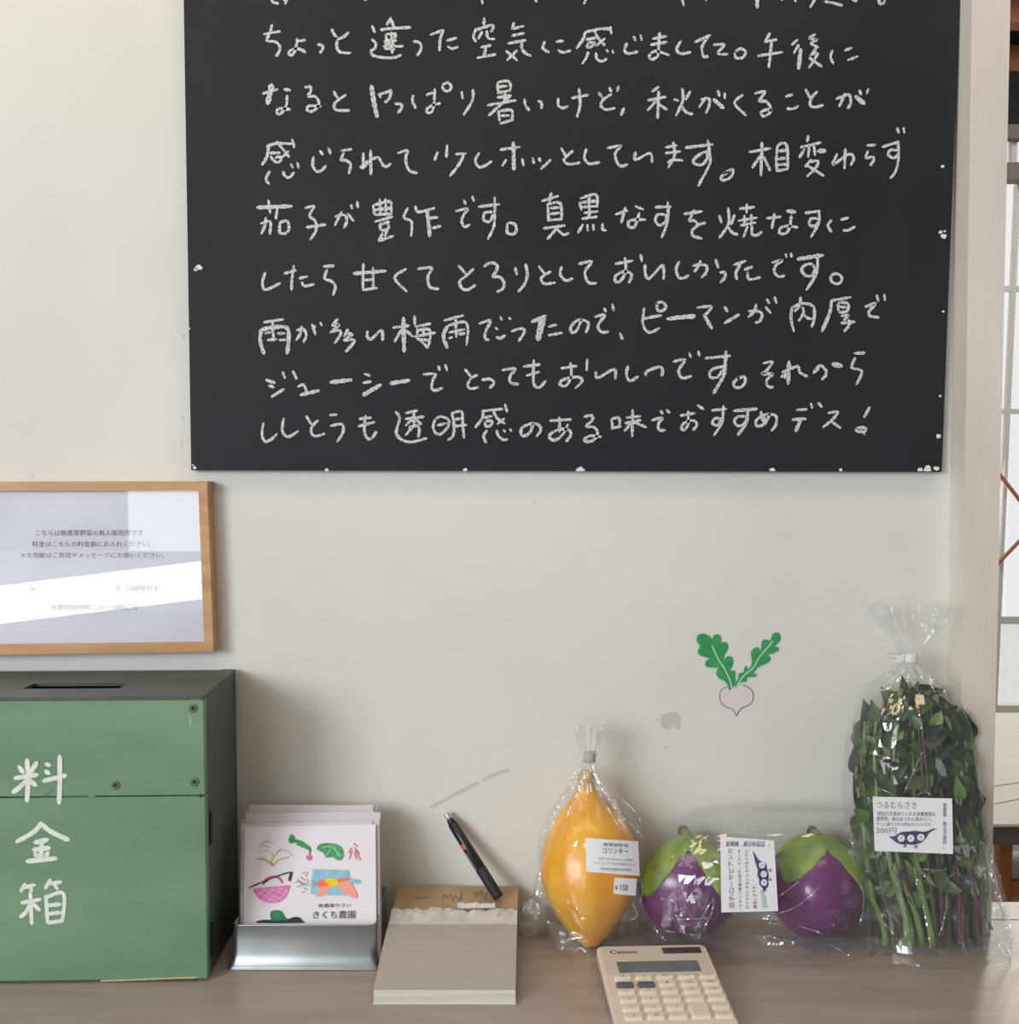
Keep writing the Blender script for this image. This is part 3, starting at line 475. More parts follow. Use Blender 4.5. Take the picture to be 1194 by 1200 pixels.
for x, y in ((226.2,829.8),(135.5,920),(228,916.3),(235.5,932.5),(-60,829),(-60,917)):
    s = empty_parent = None
    c = BF.hit(x, y); g = G(); n = 14; rr = .0036 if y < 931 else .0018
    v = [c] + [c + (u*math.cos(2*math.pi*i/n) + K*math.sin(2*math.pi*i/n))*rr - vv*.0006 for i in range(n)] + [c + (u*math.cos(2*math.pi*i/n) + K*math.sin(2*math.pi*i/n))*rr*1.35 for i in range(n)]
    v[0] = c - vv*.0004
    f = [(0, 1+(i+1) % n, 1+i) for i in range(n)] + [(1+i, 1+(i+1) % n, 1+n+(i+1) % n, 1+n+i) for i in range(n)]
    sc = mesh_obj('screw', v, f, M['screw'], gb)
    g = G(); t = R.uniform(0, 1)
    for k in (0, 1):
        a = t + k*math.pi/2; d = u*math.cos(a) + K*math.sin(a); e = K*math.cos(a) - u*math.sin(a)
        g.add(*box(c - d*rr*.6 - e*.0005 - vv*.0012, d*rr*1.2, e*.001, vv*.0005))
    g.obj('cross_slot', M['dark'], sc)
LET = [("88,335 92,400 88,472;62,358 76,378;120,345 100,378;48,396 122,385;88,402 62,428 42,442;97,403 118,420;150,349 163,355;148,373 161,381;142,405 216,387;195,323 196,400 193,478", 0),
 ("135,542 110,572 54,604;135,545 165,570 224,598;114,606 156,597;108,630 162,624;136,600 134,658;114,640 122,654;158,638 148,652;88,668 184,658", 0),
 ("82,742 68,766;76,754 114,745;98,754 106,764;165,728 148,756;160,741 200,735;178,745 188,758;70,804 132,792;99,768 104,873;98,808 84,835 66,850;108,806 130,828;150,780 156,870;150,786 208,773 204,865;156,812 198,808;158,840 198,835;156,869 205,862", 0)]
for i, (s, _) in enumerate(LET):
    g = G(); k = 0
    for st in s.split(';'):
        k += 1; stroke_geo(g, [z(*p) for p in pts2(st)], 5.6 if i != 2 else 4.7, BF.off(.00003*k), .1)
    g.obj('painted_lettering', M['whitepaint'], gb)
g = G()
for st, wd in (("0,935.6 60,934.2 120,932.5",.9),("52,933 62,925",.7),("0,819.2 120,818.6 236,818",.9),("219,816.5 223,819 237,820",1.2)): g = G(); stroke_geo(g, pts2(st), wd, BF, .5); g.obj('dark_joint_line', M['green_edge'], gb)
g = G()
for st, wd in (("104,933 112,933",2),("222,838 224,852",2.5),("236,934 238,934",2)): g = G(); stroke_geo(g, pts2(st), wd, BF, .5); g.obj('paint_chip', MCH, gb)
g = G(); stroke_geo(g, pts2("118,1149.6 170,1147.6 231,1145.3"), 1.8, BF, .3); g.obj('bare_edge', M['rawwood'], gb)
g = G()
SP = Plane(B(0,0,0), u, .0004)
for q in ((246,950,249,990),(246,1080,251,1120)):
    g = G(); poly_geo(g, [(q[0],q[1]),(q[2],q[1]),(q[2],q[3]),(q[0],q[3])], SP); g.obj('hinge_recess', M['dark'], gb)

# ------------------------------------------------------------------ tin tray with postcards
TY = -.121; fl_ = PZ(266,1137,ZC); fr_ = PZ(446,1133.5,ZC); TY = fl_.y
xl, xr = fl_.x, fr_.x; yb0 = -.018; th_ = .0475
tin = empty('tin_tray', ((xl+xr)/2, (TY+yb0)/2, ZC), 'open galvanised tin tray holding postcards beside the green box', 'tray')
def ring(ins, z, r, n=5):
    """rounded rectangle"""
    out = []; xa, xb, ya, yb = xl+ins, xr-ins, TY+ins, yb0-ins*.3
    for cx_, cy_, a0 in ((xb-r,ya+r,-90),(xb-r,yb-r,0),(xa+r,yb-r,90),(xa+r,ya+r,180)):
        for k in range(n+1):
            a = math.radians(a0+90*k/n); out.append(V((cx_+r*math.cos(a), cy_+r*math.sin(a), z)))
    return out
prof = [(.0,ZC+.0008),(-.0005,ZC+.0015),(.0005,ZC+.003),(.0032,ZC+.008),(.0048,ZC+.016),(.0052,ZC+.03),(.0055,ZC+th_-.001),(.005,ZC+th_),(.0062,ZC+th_),(.0064,ZC+.03),(.006,ZC+.008),(.008,ZC+.003)]
rs = [ring(i, z, .007) for i, z in prof]; n = len(rs[0]); v = sum(rs, []); f = []
for i in range(len(rs)-1):
    for j in range(n): k = (j+1) % n; f.append((i*n+j, i*n+k, (i+1)*n+k, (i+1)*n+j))
mesh_obj('wall_band', v, f, M['tin'], tin, True)
mesh_obj('base', ring(.004, ZC+.0025, .006) + ring(.004, ZC+.0015, .006), [tuple(range(n)), tuple(reversed(range(n, 2*n)))] + [(j, (j+1) % n, n+(j+1) % n, n+j) for j in range(n)], M['tin'], tin)
v, f = tube([p + V((0,0,.0)) for p in ring(-.0008, ZC+.0012, .007)] + [ring(-.0008, ZC+.0012, .007)[0]], .0010, 6, False)
mesh_obj('base_rim', v, f, M['tin'], tin, True)
# postcards
yfc = TY + .0085                      # y of the front card bottom
cb = [P(280,1081,yfc), P(438,1080,yfc)]
ytop = -.072
top = [P(286.6,969.5,ytop), P(440,966,ytop)]
zb_ = ZC + .004
def down(a, b):                        # extend b->a line down to the tray floor
    d = (b-a); t = (zb_-a.z)/d.z; return a + d*t
q0 = [down(cb[0], top[0]), down(cb[1], top[1])]
q0[0].y = max(q0[0].y, TY+.0075); q0[1].y = max(q0[1].y, TY+.0075)
shifts = [(0,0,0,0),(-.004,.0035,.003,0),(.0035,.0065,.002,.002),(-.0065,.0095,.001,-.001),(.004,.0125,.008,.002),(-.003,.016,.0105,0),(-.0075,.0195,.002,-.001),(-.009,.0225,.003,0),(.003,.026,.004,.003),(-.006,.030,.012,.002),(-.002,.034,.014,-.002)]
nrm = (top[1]-top[0]).cross(q0[0]-top[0]).normalized()
if nrm.y > 0: nrm = -nrm
lb = {0:'front postcard printed with vegetables, a basket and a farm name'}
CPL = None
for i, (dx, dy, dz, tl) in enumerate(shifts):
    g = G(); o = V((dx, dy, 0)); lift = V((0, dz*.12, dz))
    t0, t1 = top[0]+o+lift+V((0,0,-tl)), top[1]+o+lift+V((0,0,tl)); b0, b1 = q0[0]+o, q0[1]+o
    v, f = prism([t0, t1, b1, b0], -nrm*.0004)
    lab = lb.get(i, 'blank-looking postcard in the stack leaning behind the front printed one')
    c = mesh_obj('postcard', v, f, M['card'] if i == 0 else M['cardside']); lab = lab if i == 0 else '%s postcard from the front in the stack leaning in the tin tray' % ('second third fourth fifth sixth seventh eighth ninth tenth rearmost'.split()[i-1]); tag(c, lab, 'postcard', 'postcards in the tin tray')
    if i == 0: card = c; CPL = Plane(q0[0], nrm, .0004)
z = lambda x, y: (260+x/5.4524, 930+y/5.4524)
def art(name, col, polys, sm=2, rough=.7, col2=None):
    m = mat('print_'+name, col, rough, col2=col2, nscale=150, spec=.2)
    g = G()
    for i, s in enumerate(polys):
        p = [z(*q) for q in pts2(s)]
        if sm: p = [(q.x, q.y) for q in catmull([(a, b, 0) for a, b in p], sm, True)]
        poly_geo(g, p, CPL.off(.00004*i))
    return g.obj(name, m, card)
def inkline(name, col, strokes, wd, layer=.0002):
    m = mat('ink_'+name, col, .7, spec=.2); g = G()
    for st in strokes: stroke_geo(g, [z(*q) for q in pts2(st)], wd/5.45, CPL.off(layer), .15)
    return g.obj(name, m, card)
art('turnip_top_print', (58,140,84), ["445,258 462,272 470,290 505,300 545,325 570,350 568,380 556,392 555,365 520,345 480,328 470,312 440,318 424,300 432,275"], 3, col2=(84,164,104))
art('turnip_root_print', (214,110,168), ["556,390 575,398 578,415 560,428 540,418 540,400"])
art('lettuce_print', (92,168,120), ["606,345 630,322 680,316 740,325 775,360 775,410 745,428 705,405 665,408 650,380 615,362"], 3, col2=(66,142,92))
inkline('lettuce_vein', (170,214,180), ["640,345 700,340 760,400","680,330 690,360 665,395","720,345 745,400"], 5)
inkline('chilli_print', (206,112,120), ["840,318 868,338","828,345 810,380","845,345 880,385","832,365 812,420","852,362 885,425","845,375 860,420"], 7)
inkline('yellow_leaf_print', (208,186,70), ["222,415 280,425 325,462","325,462 318,420 375,352","325,462 360,425 430,405","325,462 300,432 240,410"], 7)
inkline('seed_dots_print', (176,170,120), ["240,330 275,305 300,312","245,345 290,300 330,325","236,380 290,360 330,400","350,370 410,362 455,400","270,330 310,340"], 3)
art('basket_print', (208,104,170), ["203,612 232,602 425,586 432,600 420,640 385,685 330,698 270,690 225,660 206,630"], 2, col2=(222,140,190))
inkline('basket_weave', (240,208,230), ["215,610 330,690","250,605 380,680","300,600 410,650","350,597 425,625","250,680 330,600","290,690 390,595","230,655 280,605","345,690 425,610"], 3, .0003)
inkline('basket_handle_print', (214,92,136), ["262,580 285,545 330,530 365,540 388,570"], 14)
inkline('hoe_print', (66,62,78), ["172,602 280,555 372,520 440,500","262,578 300,545","440,503 425,555","450,500 435,558","445,520 425,540"], 8, .0004)
art('chopping_board_print', (134,188,214), ["582,482 812,488 814,540 886,550 884,578 815,574 784,650 566,640 572,560"], 0, col2=(152,202,222))
art('hands_print', (238,166,150), ["600,655 610,630 640,590 700,585 690,610 650,650","735,590 790,560 825,570 866,650 845,668 790,640"], 2)
for s in card.children:
    pass
art('carrot_print', (240,122,88), ["605,570 640,548 720,548 815,535 818,548 740,570 640,598 610,595"], 1)
art('yellow_vegetable_print', (226,206,60), ["655,545 700,540 745,560 740,590 700,592 668,570"], 2)
for nm, dy in (('hands_print',.0002),('carrot_print',.0003),('yellow_vegetable_print',.0004)):
    o = bpy.data.objects[nm]; o.location = nrm*dy
inkline('carrot_leaf_print', (110,160,150), ["600,575 570,550","600,578 560,575","602,582 572,600"], 5, .0005)
inkline('herb_print', (130,138,130), ["465,570 500,560 520,590","480,545 510,575 555,565","510,510 545,505 535,530","500,530 530,555","475,600 520,580 560,590","520,600 550,615","505,630 535,625","540,545 555,565"], 4)
art('dark_leaf_print', (42,112,74), ["312,800 308,765 325,747 355,745 385,755 405,790 420,808 320,812"], 3, col2=(60,136,92))
art('black_leaf_print', (42,64,62), ["225,826 250,808 300,806 340,812 375,795 410,795 430,800 460,788 495,790 515,812 512,826"], 2)
bpy.data.objects['black_leaf_print'].location = nrm*-.0001
for body, x0, x1, y, h in (('無農薬やさい', 615, 825, 716, 25), ('きくち農園', 582, 852, 775, 50)):
    txt('print', body, CPL, (260+x0/5.4524, 930+(y+h/2)/5.4524), ((x1-x0)/5.4524, -.6), (0, -h/5.4524), M['ink_dark'], card)

# ------------------------------------------------------------------ note pad leaning up to the wall
A0, A1 = PZ(438.7,1172.5,ZC+.0015), PZ(604,1177.5,ZC+.0015)
A1.y = A0.y = (A0.y+A1.y)/2
yb_ = -.010; C0, C1 = P(466.4,1040,yb_), P(607,1039.6,yb_); C0.z = C1.z = (C0.z+C1.z)/2
ex = (A1-A0).normalized(); ey = ((C0+C1)-(A0+A1)).normalized(); en = ex.cross(ey).normalized(); PL = (C0-A0).length
def NP(a, s, h):                       # a 0..1 across, s 0..1 up the slope, h height above the backing board
    return A0.lerp(A1, a).lerp(C0.lerp(C1, a), s) + en*h
npad = empty('note_pad', NP(.5,.5,-.002), 'cream tear-off note pad on kraft card leaning up to the wall', 'note pad')
def slab(name, a0, a1, s0, s1, h0, h1, m, parent=npad):
    return mesh_obj(name, [NP(a0,s0,h0),NP(a1,s0,h0),NP(a1,s1,h0),NP(a0,s1,h0),NP(a0,s0,h1),NP(a1,s0,h1),NP(a1,s1,h1),NP(a0,s1,h1)], CUBE_F, m, parent)
slab('backing_card', 0, 1, -.005, 1, 0, .0014, M['kraft'])
slab('front_card_edge', -.003, 1.003, -.008, .0, -.001, .0028, M['sheetedge'])
# paper block: slightly bowed sheets
nx = 10; v = []; f = []
for i in range(nx+1):
    s = .0+.56*i/nx; hh = .0018 + .0125 - .0035*(i/nx)**2 + .0012*math.sin(i/nx*3.1)
    for a in (.0, 1.0): v += [NP(a - (.004 if a == 0 else -.0)*0, s, .0015), NP(a, s, hh)]
for i in range(nx):
    a = 4*i; b = a+4
    f += [(a+1, a+3, b+3, b+1), (a, a+1, b+1, b), (a+3, a+2, b+2, b+3)]
f += [(0,2,3,1), (4*nx, 4*nx+1, 4*nx+3, 4*nx+2)]
blk = mesh_obj('paper_block', v, f, M['sheetedge'], npad)
tops = [v[i] for i in range(len(v)) if i % 4 in (1,3)]
mesh_obj('top_sheet', [p + en*.0005 for p in tops], [(2*i,2*i+1,2*i+3,2*i+2) for i in range(nx)], M['sheet'], npad)
# torn stubs
for k in range(5):
    v = []; n = 26; hz = .0098 - .0016*k
    sA = .56 + .022*k
    for i in range(n+1):
        a = i/n; top_s = .70 + .017*k + R.uniform(-.012,.012) + .02*noise.noise(V((i*.5,k*3.1,0)))
        v += [NP(a, .53, hz + .0008), NP(a, (.53+top_s)/2, hz - .0006 + R.uniform(-.0006,.0010)), NP(a, top_s, hz - .003 + R.uniform(0,.0035))]
    f = []
    for i in range(n):
        b = 3*i; f += [(b, b+3, b+4, b+1), (b+1, b+4, b+5, b+2)]
    mesh_obj('torn_stub', v, f, M['torn'], npad)
v = []; n = 10
for i in range(n+1):
    a = .52+.3*i/n; v += [NP(a, .72, .010), NP(a, .755+R.uniform(-.01,.01), .011+R.uniform(0,.002)), NP(a, .775+.012*math.sin(i*1.7)+R.uniform(-.008,.008), .004)]
mesh_obj('torn_stub', v, [q for i in range(n) for q in ((3*i,3*i+3,3*i+4,3*i+1),(3*i+1,3*i+4,3*i+5,3*i+2))], M['torn'], npad)
NS = Plane(NP(.5,.9,0), en, .0018)
g = G(); zz = lambda x, y: (250+x/3.142, 930+y/3.142)
for s in ("742,385 755,378 765,388 780,380 795,385","840,392 850,370 860,385 872,372 880,395 890,375 905,392 912,372","905,405 915,380 912,358","955,372 965,358 975,372 985,356 990,380","1000,385 1008,362 1002,392","958,380 980,370"): stroke_geo(g, [zz(*p) for p in pts2(s)], 1.1, NS, .2)
g.obj('scribble', M['ink'], npad)

# ------------------------------------------------------------------ pen
pb = P(584.5,1052,-.036); 
while (pb - NP(.5,.85,.0065)).dot(en) < 0: pb = P(584.5,1052,pb.y-.002)
pt = P(522.5,953,-.0105)
ax = (pt-pb).normalized(); pw = (pt-pb).length
pen = empty('pen', pb, 'black click ball pen leaning from the note pad against the wall', 'pen')
def seg(name, t0, t1, r0, r1, m, n=16, mid=None):
    prof = [(t0,r0*.9),(t0+.0006,r0)] + (mid or []) + [(t1-.0006,r1),(t1,r1*.9)]
    v, f = tube([pb+ax*t for t, r in prof], [r for t, r in prof], n); return mesh_obj(name, v, f, m, pen, True)
seg('grip', .0, .040, .0058, .0065, M['pengrip'], mid=[(.004,.0062),(.02,.0064)])
seg('barrel', .040, pw-.014, .0064, .0059, M['penblack'])
seg('collar', pw-.014, pw-.008, .0050, .0040, M['penblack'])
seg('click_button', pw-.009, pw, .0034, .0036, M['pensilver'])
un, wn = frame_axes(ax)
side = ((pb - CAM).cross(ax)).normalized(); back = ax.cross(side).normalized()
if back.y > 0: back = -back
if side.x > 0: side = -side
mesh_obj('clip', *box(pb+ax*(pw-.052)-back*.0098-side*.0006, ax*.04, side*.0012, back*.003, .0004, 1), M['penblack'], pen)
def pmark(name, t0, t1, s0, s1, m):
    v = []
    for t in (t0, t1):
        for k in range(5):
            a = s0+(s1-s0)*k/4; v.append(pb+ax*t+(back*math.cos(a)+side*math.sin(a))*.00655)
    mesh_obj(name, v, [(i,i+1,i+6,i+5) for i in range(4)], m, pen)
pmark('red_mark', pw-.048, pw-.041, .3, 1.3, M['penred'])
pmark('fine_print', pw-.075, pw-.052, .75, .95, M['pengrey'])
# ------------------------------------------------------------------ calculator
O_ = P(764, 1108, -.128); O_.z = max(O_.z, ZC+.028)
f_ = V((.050, -.993, -.100)).normalized(); u_ = V((.9985, .0503, 0)).normalized(); n_ = u_.cross(f_)
if n_.z < 0: n_ = -n_
CP = Plane(O_, n_)
def uv(px, py): h = CP.hit(px, py) - O_; return h.dot(u_), h.dot(f_)
ul, _ = uv(699.5,1113); ur, _ = uv(830,1116); _, vt = uv(764,1107.5)
_, vb = uv(790, 1203); vb += .006
def cpt(a, b, h=0): return O_ + u_*a + f_*b + n_*h
zmin = cpt(ur, vb).z - ZC
calc = empty('calculator', V((cpt((ul+ur)/2,(vt+vb)/2).x, cpt(0,(vt+vb)/2).y, ZC)), 'beige solar desk calculator on the counter before the yellow pumpkin', 'calculator')
def rrect(a0, a1, b0, b1, r, n=5):
    out = []
    for ca, cb_, s in ((a1-r,b0+r,-90),(a1-r,b1-r,0),(a0+r,b1-r,90),(a0+r,b0+r,180)):
        for k in range(n+1):
            t = math.radians(s+90*k/n); out.append((ca+r*math.cos(t), cb_+r*math.sin(t)))
    return out
def rblock(name, a0, a1, b0, b1, r, h0, h1, m, parent, bev=.0008, taper=0):
    prof = [(0-taper,h0),(0,h1-bev),(bev*.3,h1-bev*.3),(bev,h1)]
    v = []; f = []
    for ins, h in prof: v += [cpt(a, b, h) for a, b in rrect(a0+ins, a1-ins, b0+ins, b1-ins, max(r-ins, .0003))]
    n = len(v)//len(prof)
    for i in range(len(prof)-1):
        for j in range(n): k = (j+1) % n; f.append((i*n+j, i*n+k, (i+1)*n+k, (i+1)*n+j))
    f += [tuple(range((len(prof)-1)*n, len(prof)*n)), tuple(reversed(range(n)))]
    return mesh_obj(name, v, f, m, parent)
rblock('body', ul, ur, vt, vb, .007, -.009, 0, M['calc'], calc, .0016)
rblock('lower_shell', ul+.002, ur-.002, vt+.002, vb-.002, .007, -.0125, -.0085, M['calc'], calc, .0005)
# feet raise the rear
for a in (ul+.02, ur-.02):
    t = cpt(a, vt+.012, -.012); mesh_obj('foot', *abox(t.x-.008, t.x+.008, t.y-.005, t.y+.005, ZC, t.z+.001), M['calc'], calc)
    t = cpt(a, vb-.012, -.012); mesh_obj('foot', *abox(t.x-.008, t.x+.008, t.y-.005, t.y+.005, min(ZC, t.z-.001), t.z+.001), M['calc'], calc)
zz = lambda x, y: (690+x/5.97, 1090+y/5.97)
a0, b0 = uv(*zz(150,195)); a1, b1 = uv(*zz(860,305))
rblock('display_surround', ul+.004, ur-.004, vt+.003, b1+.001, .004, -.001, .0004, M['calctop'], calc, .0002)
p = [uv(*zz(*q)) for q in ((187,222),(765,216),(792,294),(205,298))]
rblock('display', min(p[0][0],p[3][0])+.001, max(p[1][0],p[2][0])-.001, (p[0][1]+p[1][1])/2, (p[2][1]+p[3][1])/2, .0006, 0, .0006, M['lcd'], calc, .0001)
p = [uv(*zz(*q)) for q in ((503,124),(768,122),(778,164),(512,166))]
rblock('solar_panel', p[0][0]+.0005, p[1][0]+.001, (p[0][1]+p[1][1])/2, (p[2][1]+p[3][1])/2, .0006, 0, .0006, M['solar'], calc, .0001)
C2 = CP.off(.0006)
txt('print', 'Canon', C2, zz(148,165), (188/5.97, -.4), (-.8, -24/5.97), M['ink_dark'], calc, .01)
cols = [uv(*zz(x, 340))[0] for x in (237,380,525,687,830)]
rowsv = [uv(*zz(300, y))[1] for y in (343,392,443,499,560,620)]
lab = [['%','√','MU','TAX-','TAX+'],['CA','C','▶','MC','MR'],['7','8','9','M-','GT'],['4','5','6','×','÷'],['1','2','3','+','-'],['0','00','.',None,'=']]
cols = [cols[0]+(cols[-1]-cols[0])*k/4*1.0 for k in range(5)]
dxs = [0, 0, .0, .0012, .0012]
for r_ in range(6):
    for c_ in range(5):
        if lab[r_][c_] is None: continue
        a = cols[c_]+dxs[c_]; b = rowsv[r_]; hw = .0085; hb = .0036 if r_ else .0028
        b1_ = b+hb
        if lab[r_][c_] == '+': b1_ = rowsv[5]+hb; a0, a1 = a-hw-.0012, a+hw
        else: a0, a1 = a-hw, a+hw
        dk = (r_ == 1 and c_ < 2)
        k = rblock('key', a0, a1, b-hb, b1_, .0018, -.001, .0034, M['keydark' if dk else 'key'], calc, .0009, .0006)
        s = lab[r_][c_]; hgt = .0032 if len(s) < 3 else .0022; wd = hgt*(.62*len(s)); cc = (a, (b+b1_-hb)/2)
        sf = CP.off(.0036)
        # print on the key top
        cfont = bpy.data.curves.new('t', 'FONT'); cfont.body = s; cfont.resolution_u = 2
        ob = bpy.data.objects.new('t', cfont); COL.objects.link(ob); bpy.context.view_layer.update()
        me = bpy.data.meshes.new_from_object(ob.evaluated_get(bpy.context.evaluated_depsgraph_get()))
        vs = [q.co.copy() for q in me.vertices]; fs = [tuple(q.vertices) for q in me.polygons]
        bpy.data.objects.remove(ob); bpy.data.curves.remove(cfont); bpy.data.meshes.remove(me)
        if vs:
            xm_ = (min(q.x for q in vs)+max(q.x for q in vs))/2; ym_ = (min(q.y for q in vs)+max(q.y for q in vs))/2
            sc_ = .0046 if len(s) < 3 else .003
            mesh_obj('print', [cpt(cc[0]+(q.x-xm_)*sc_, cc[1]-(q.y-ym_)*sc_, .0036) for q in vs], fs, M['ink_blue' if dk else 'keyink'], k)

# ------------------------------------------------------------------ turnip picture on the wall
tp = empty('turnip_sticker', P(862,838,-.0006), 'small painted turnip with two green leaves on the white wall', 'sticker')
z = lambda x, y: (760+x/5.97, 700+y/5.97)
W2 = Plane((0,0,0),(0,-1,0),.0006)
mleaf = mat('painted_leaf_green', (52,142,88), .7, col2=(72,158,104), nscale=70, spec=.2)
mvein = mat('painted_vein', (176,226,190), .8); mroot = mat('painted_root', (222,212,214), .8, col2=(214,204,207), nscale=40); mout = mat('painted_outline', (120,112,116), .8)
L1 = "340,275 352,260 385,254 425,270 443,292 455,268 485,258 505,275 508,305 500,330 515,315 540,312 556,335 550,370 530,405 528,435 545,415 572,412 590,430 590,465 575,500 560,520 575,512 600,512 608,535 604,580 600,610 578,640 560,648 555,615 530,585 495,568 473,535 480,505 490,495 455,492 410,488 396,465 405,440 425,428 385,415 352,400 344,370 360,340 340,315 335,295"
L2 = "870,255 900,246 920,262 922,290 905,320 880,345 905,348 912,362 900,378 870,392 835,402 852,420 848,445 820,465 780,480 755,500 735,530 755,538 757,548 735,556 690,560 685,570 690,582 670,592 640,596 620,625 608,648 606,600 625,570 628,535 645,530 665,522 670,490 682,478 692,500 712,485 722,450 715,400 722,370 745,350 770,352 778,370 788,350 790,315 808,294 835,298 850,302 860,275"
mroot_o = printed_poly('root', [z(*q) for q in pts2("498,690 505,655 530,632 560,622 590,628 620,620 655,616 690,625 720,650 732,685 726,725 700,752 655,775 630,800 613,828 600,800 575,775 540,765 510,735")], W2, mroot, tp, 3)
printed_poly('leaf', [z(*q) for q in pts2(L1)], W2.off(.0004), mleaf, tp, 3)
printed_poly('leaf', [z(*q) for q in pts2(L2)], W2.off(.0004), mleaf, tp, 3)
g = G()
for s in ("443,338 465,385 490,440 520,480 548,535 572,590 584,645","870,305 820,365 770,425 735,490 680,535 635,590 608,645"): stroke_geo(g, [z(*q) for q in pts2(s)], 1.4, W2.off(.0007), .1)
g.obj('leaf_vein', mvein, tp)
g = G()
stroke_geo(g, [z(*q) for q in pts2("555,622 520,640 500,665 498,700 508,735 540,765 580,780 600,800 613,828 628,800 650,776 700,752 726,725 732,688 722,652 690,625 655,614")], .9, W2.off(.0005), .2)
g.obj('outline', mout, tp)

# ------------------------------------------------------------------ vegetables
def nz(p, s, seed=0): return noise.noise(V(p)*s + V((seed*7.3, seed*3.1, seed*1.7)))
def lathe_rows(rows, yc, ry_fac=1.0, n=40, warp=0, ribs=0, seed=0):
    """rows of (py, xl, xr): a round body whose silhouette passes through these pixels on the plane Y = yc(t)"""
    v = []; f = []; m_ = len(rows)
    for i, (py, a, b) in enumerate(rows):
        Y = yc(i/(m_-1)); A, Bp = P(a, py, Y), P(b, py, Y); c = (A+Bp)/2; r = (Bp-A).length/2
        for j in range(n):
            t = 2*math.pi*j/n; k = 1 + ribs*math.cos(t*8+.4) + warp*nz((math.cos(t)*1.0, math.sin(t)*1.0, py*.012), 1.3, seed)
            v.append(c + V((r*math.cos(t)*k, r*math.sin(t)*k*ry_fac, 0)))
    for i in range(m_-1):
        for j in range(n): k = (j+1) % n; f.append((i*n+j, (i+1)*n+j, (i+1)*n+k, i*n+k))
    f += [tuple(range(n)), tuple(reversed(range((m_-1)*n, m_*n)))]
    return v, f
def dense(rows, step=6):
    out = []; rr = [V(q) for q in rows]
    return [tuple(q) for q in catmull(rr, step)]
mpump = mat('pumpkin_skin', (246,188,24), .3, col2=(238,158,18), nscale=14, ndetail=5, stretch=(2,2,.5), bump=.08, bscale=60, spec=.5, coat=.2)
nt = mpump.node_tree
yp = lambda t: -.060 - .022*t
pk = empty('yellow_pumpkin', (P(694,1112,-.08).x, -.08, ZC), 'pointed yellow orange pumpkin standing in a tied clear bag', 'pumpkin')
rows = dense([(945,663,712),(954,655,722),(967,647,734),(984,640,742),(1002,635.5,747),(1022,633.5,749),(1042,637,745),(1060,645,736),(1078,656,725),(1092,668,714),(1102,677,706),(1107,683,701)])
v, f = lathe_rows(rows, yp, .96, 44, .035, .012, 3); mesh_obj('flesh', v, f, mpump, pk, True)
mneck = mat('pumpkin_neck', (246,180,44), .4, col2=(240,164,34), nscale=30); mstem = mat('pumpkin_stalk', (206,180,126), .6, col2=(190,160,104), nscale=60)
rows = dense([(924,676,697),(932,673,701),(940,666,708),(947,662,713)]); v, f = lathe_rows(rows, lambda t: -.060, .96, 30, .05, .03, 5); mesh_obj('neck', v, f, mneck, pk, True)
rows = dense([(903,681,692),(908,678,696),(918,677,696),(927,675,699)]); v, f = lathe_rows(rows, lambda t: -.058, .96, 24, .1, .06, 6); mesh_obj('stalk', v, f, mstem, pk, True)
mscar = mat('blossom_scar', (74,72,50), .8, col2=(110,84,56), nscale=150)
rows = dense([(1104,683,703),(1108,681,704),(1112,683,702),(1115,688,697)]); v, f = lathe_rows(rows, lambda t: -.082, .9, 20, .3, .08, 8); mesh_obj('blossom_end', v, f, mscar, pk, True)
g = G()
for x, y, r in ((675,965,1.6),(698,966,2.2),(671,934,2.6),(712,984,1.2)):
    c = P(x, y, -.06); cy = Cyl((P(691,y,-.062).x, -.064, 0), .0455 if y > 950 else .022)
    poly_geo(g, [(x+r*math.cos(a)*R.uniform(.7,1.2), y+r*math.sin(a)*R.uniform(.7,1.2)) for a in [i*.9 for i in range(7)]], cy)
FILM = film('clear_bag_film')
FILM2 = film('clear_bag_film_loose', .07, .4, 45, .5, .09, .08)
FILM3 = film('gathered_film', .20, .4, 90, .6, .10, .12)
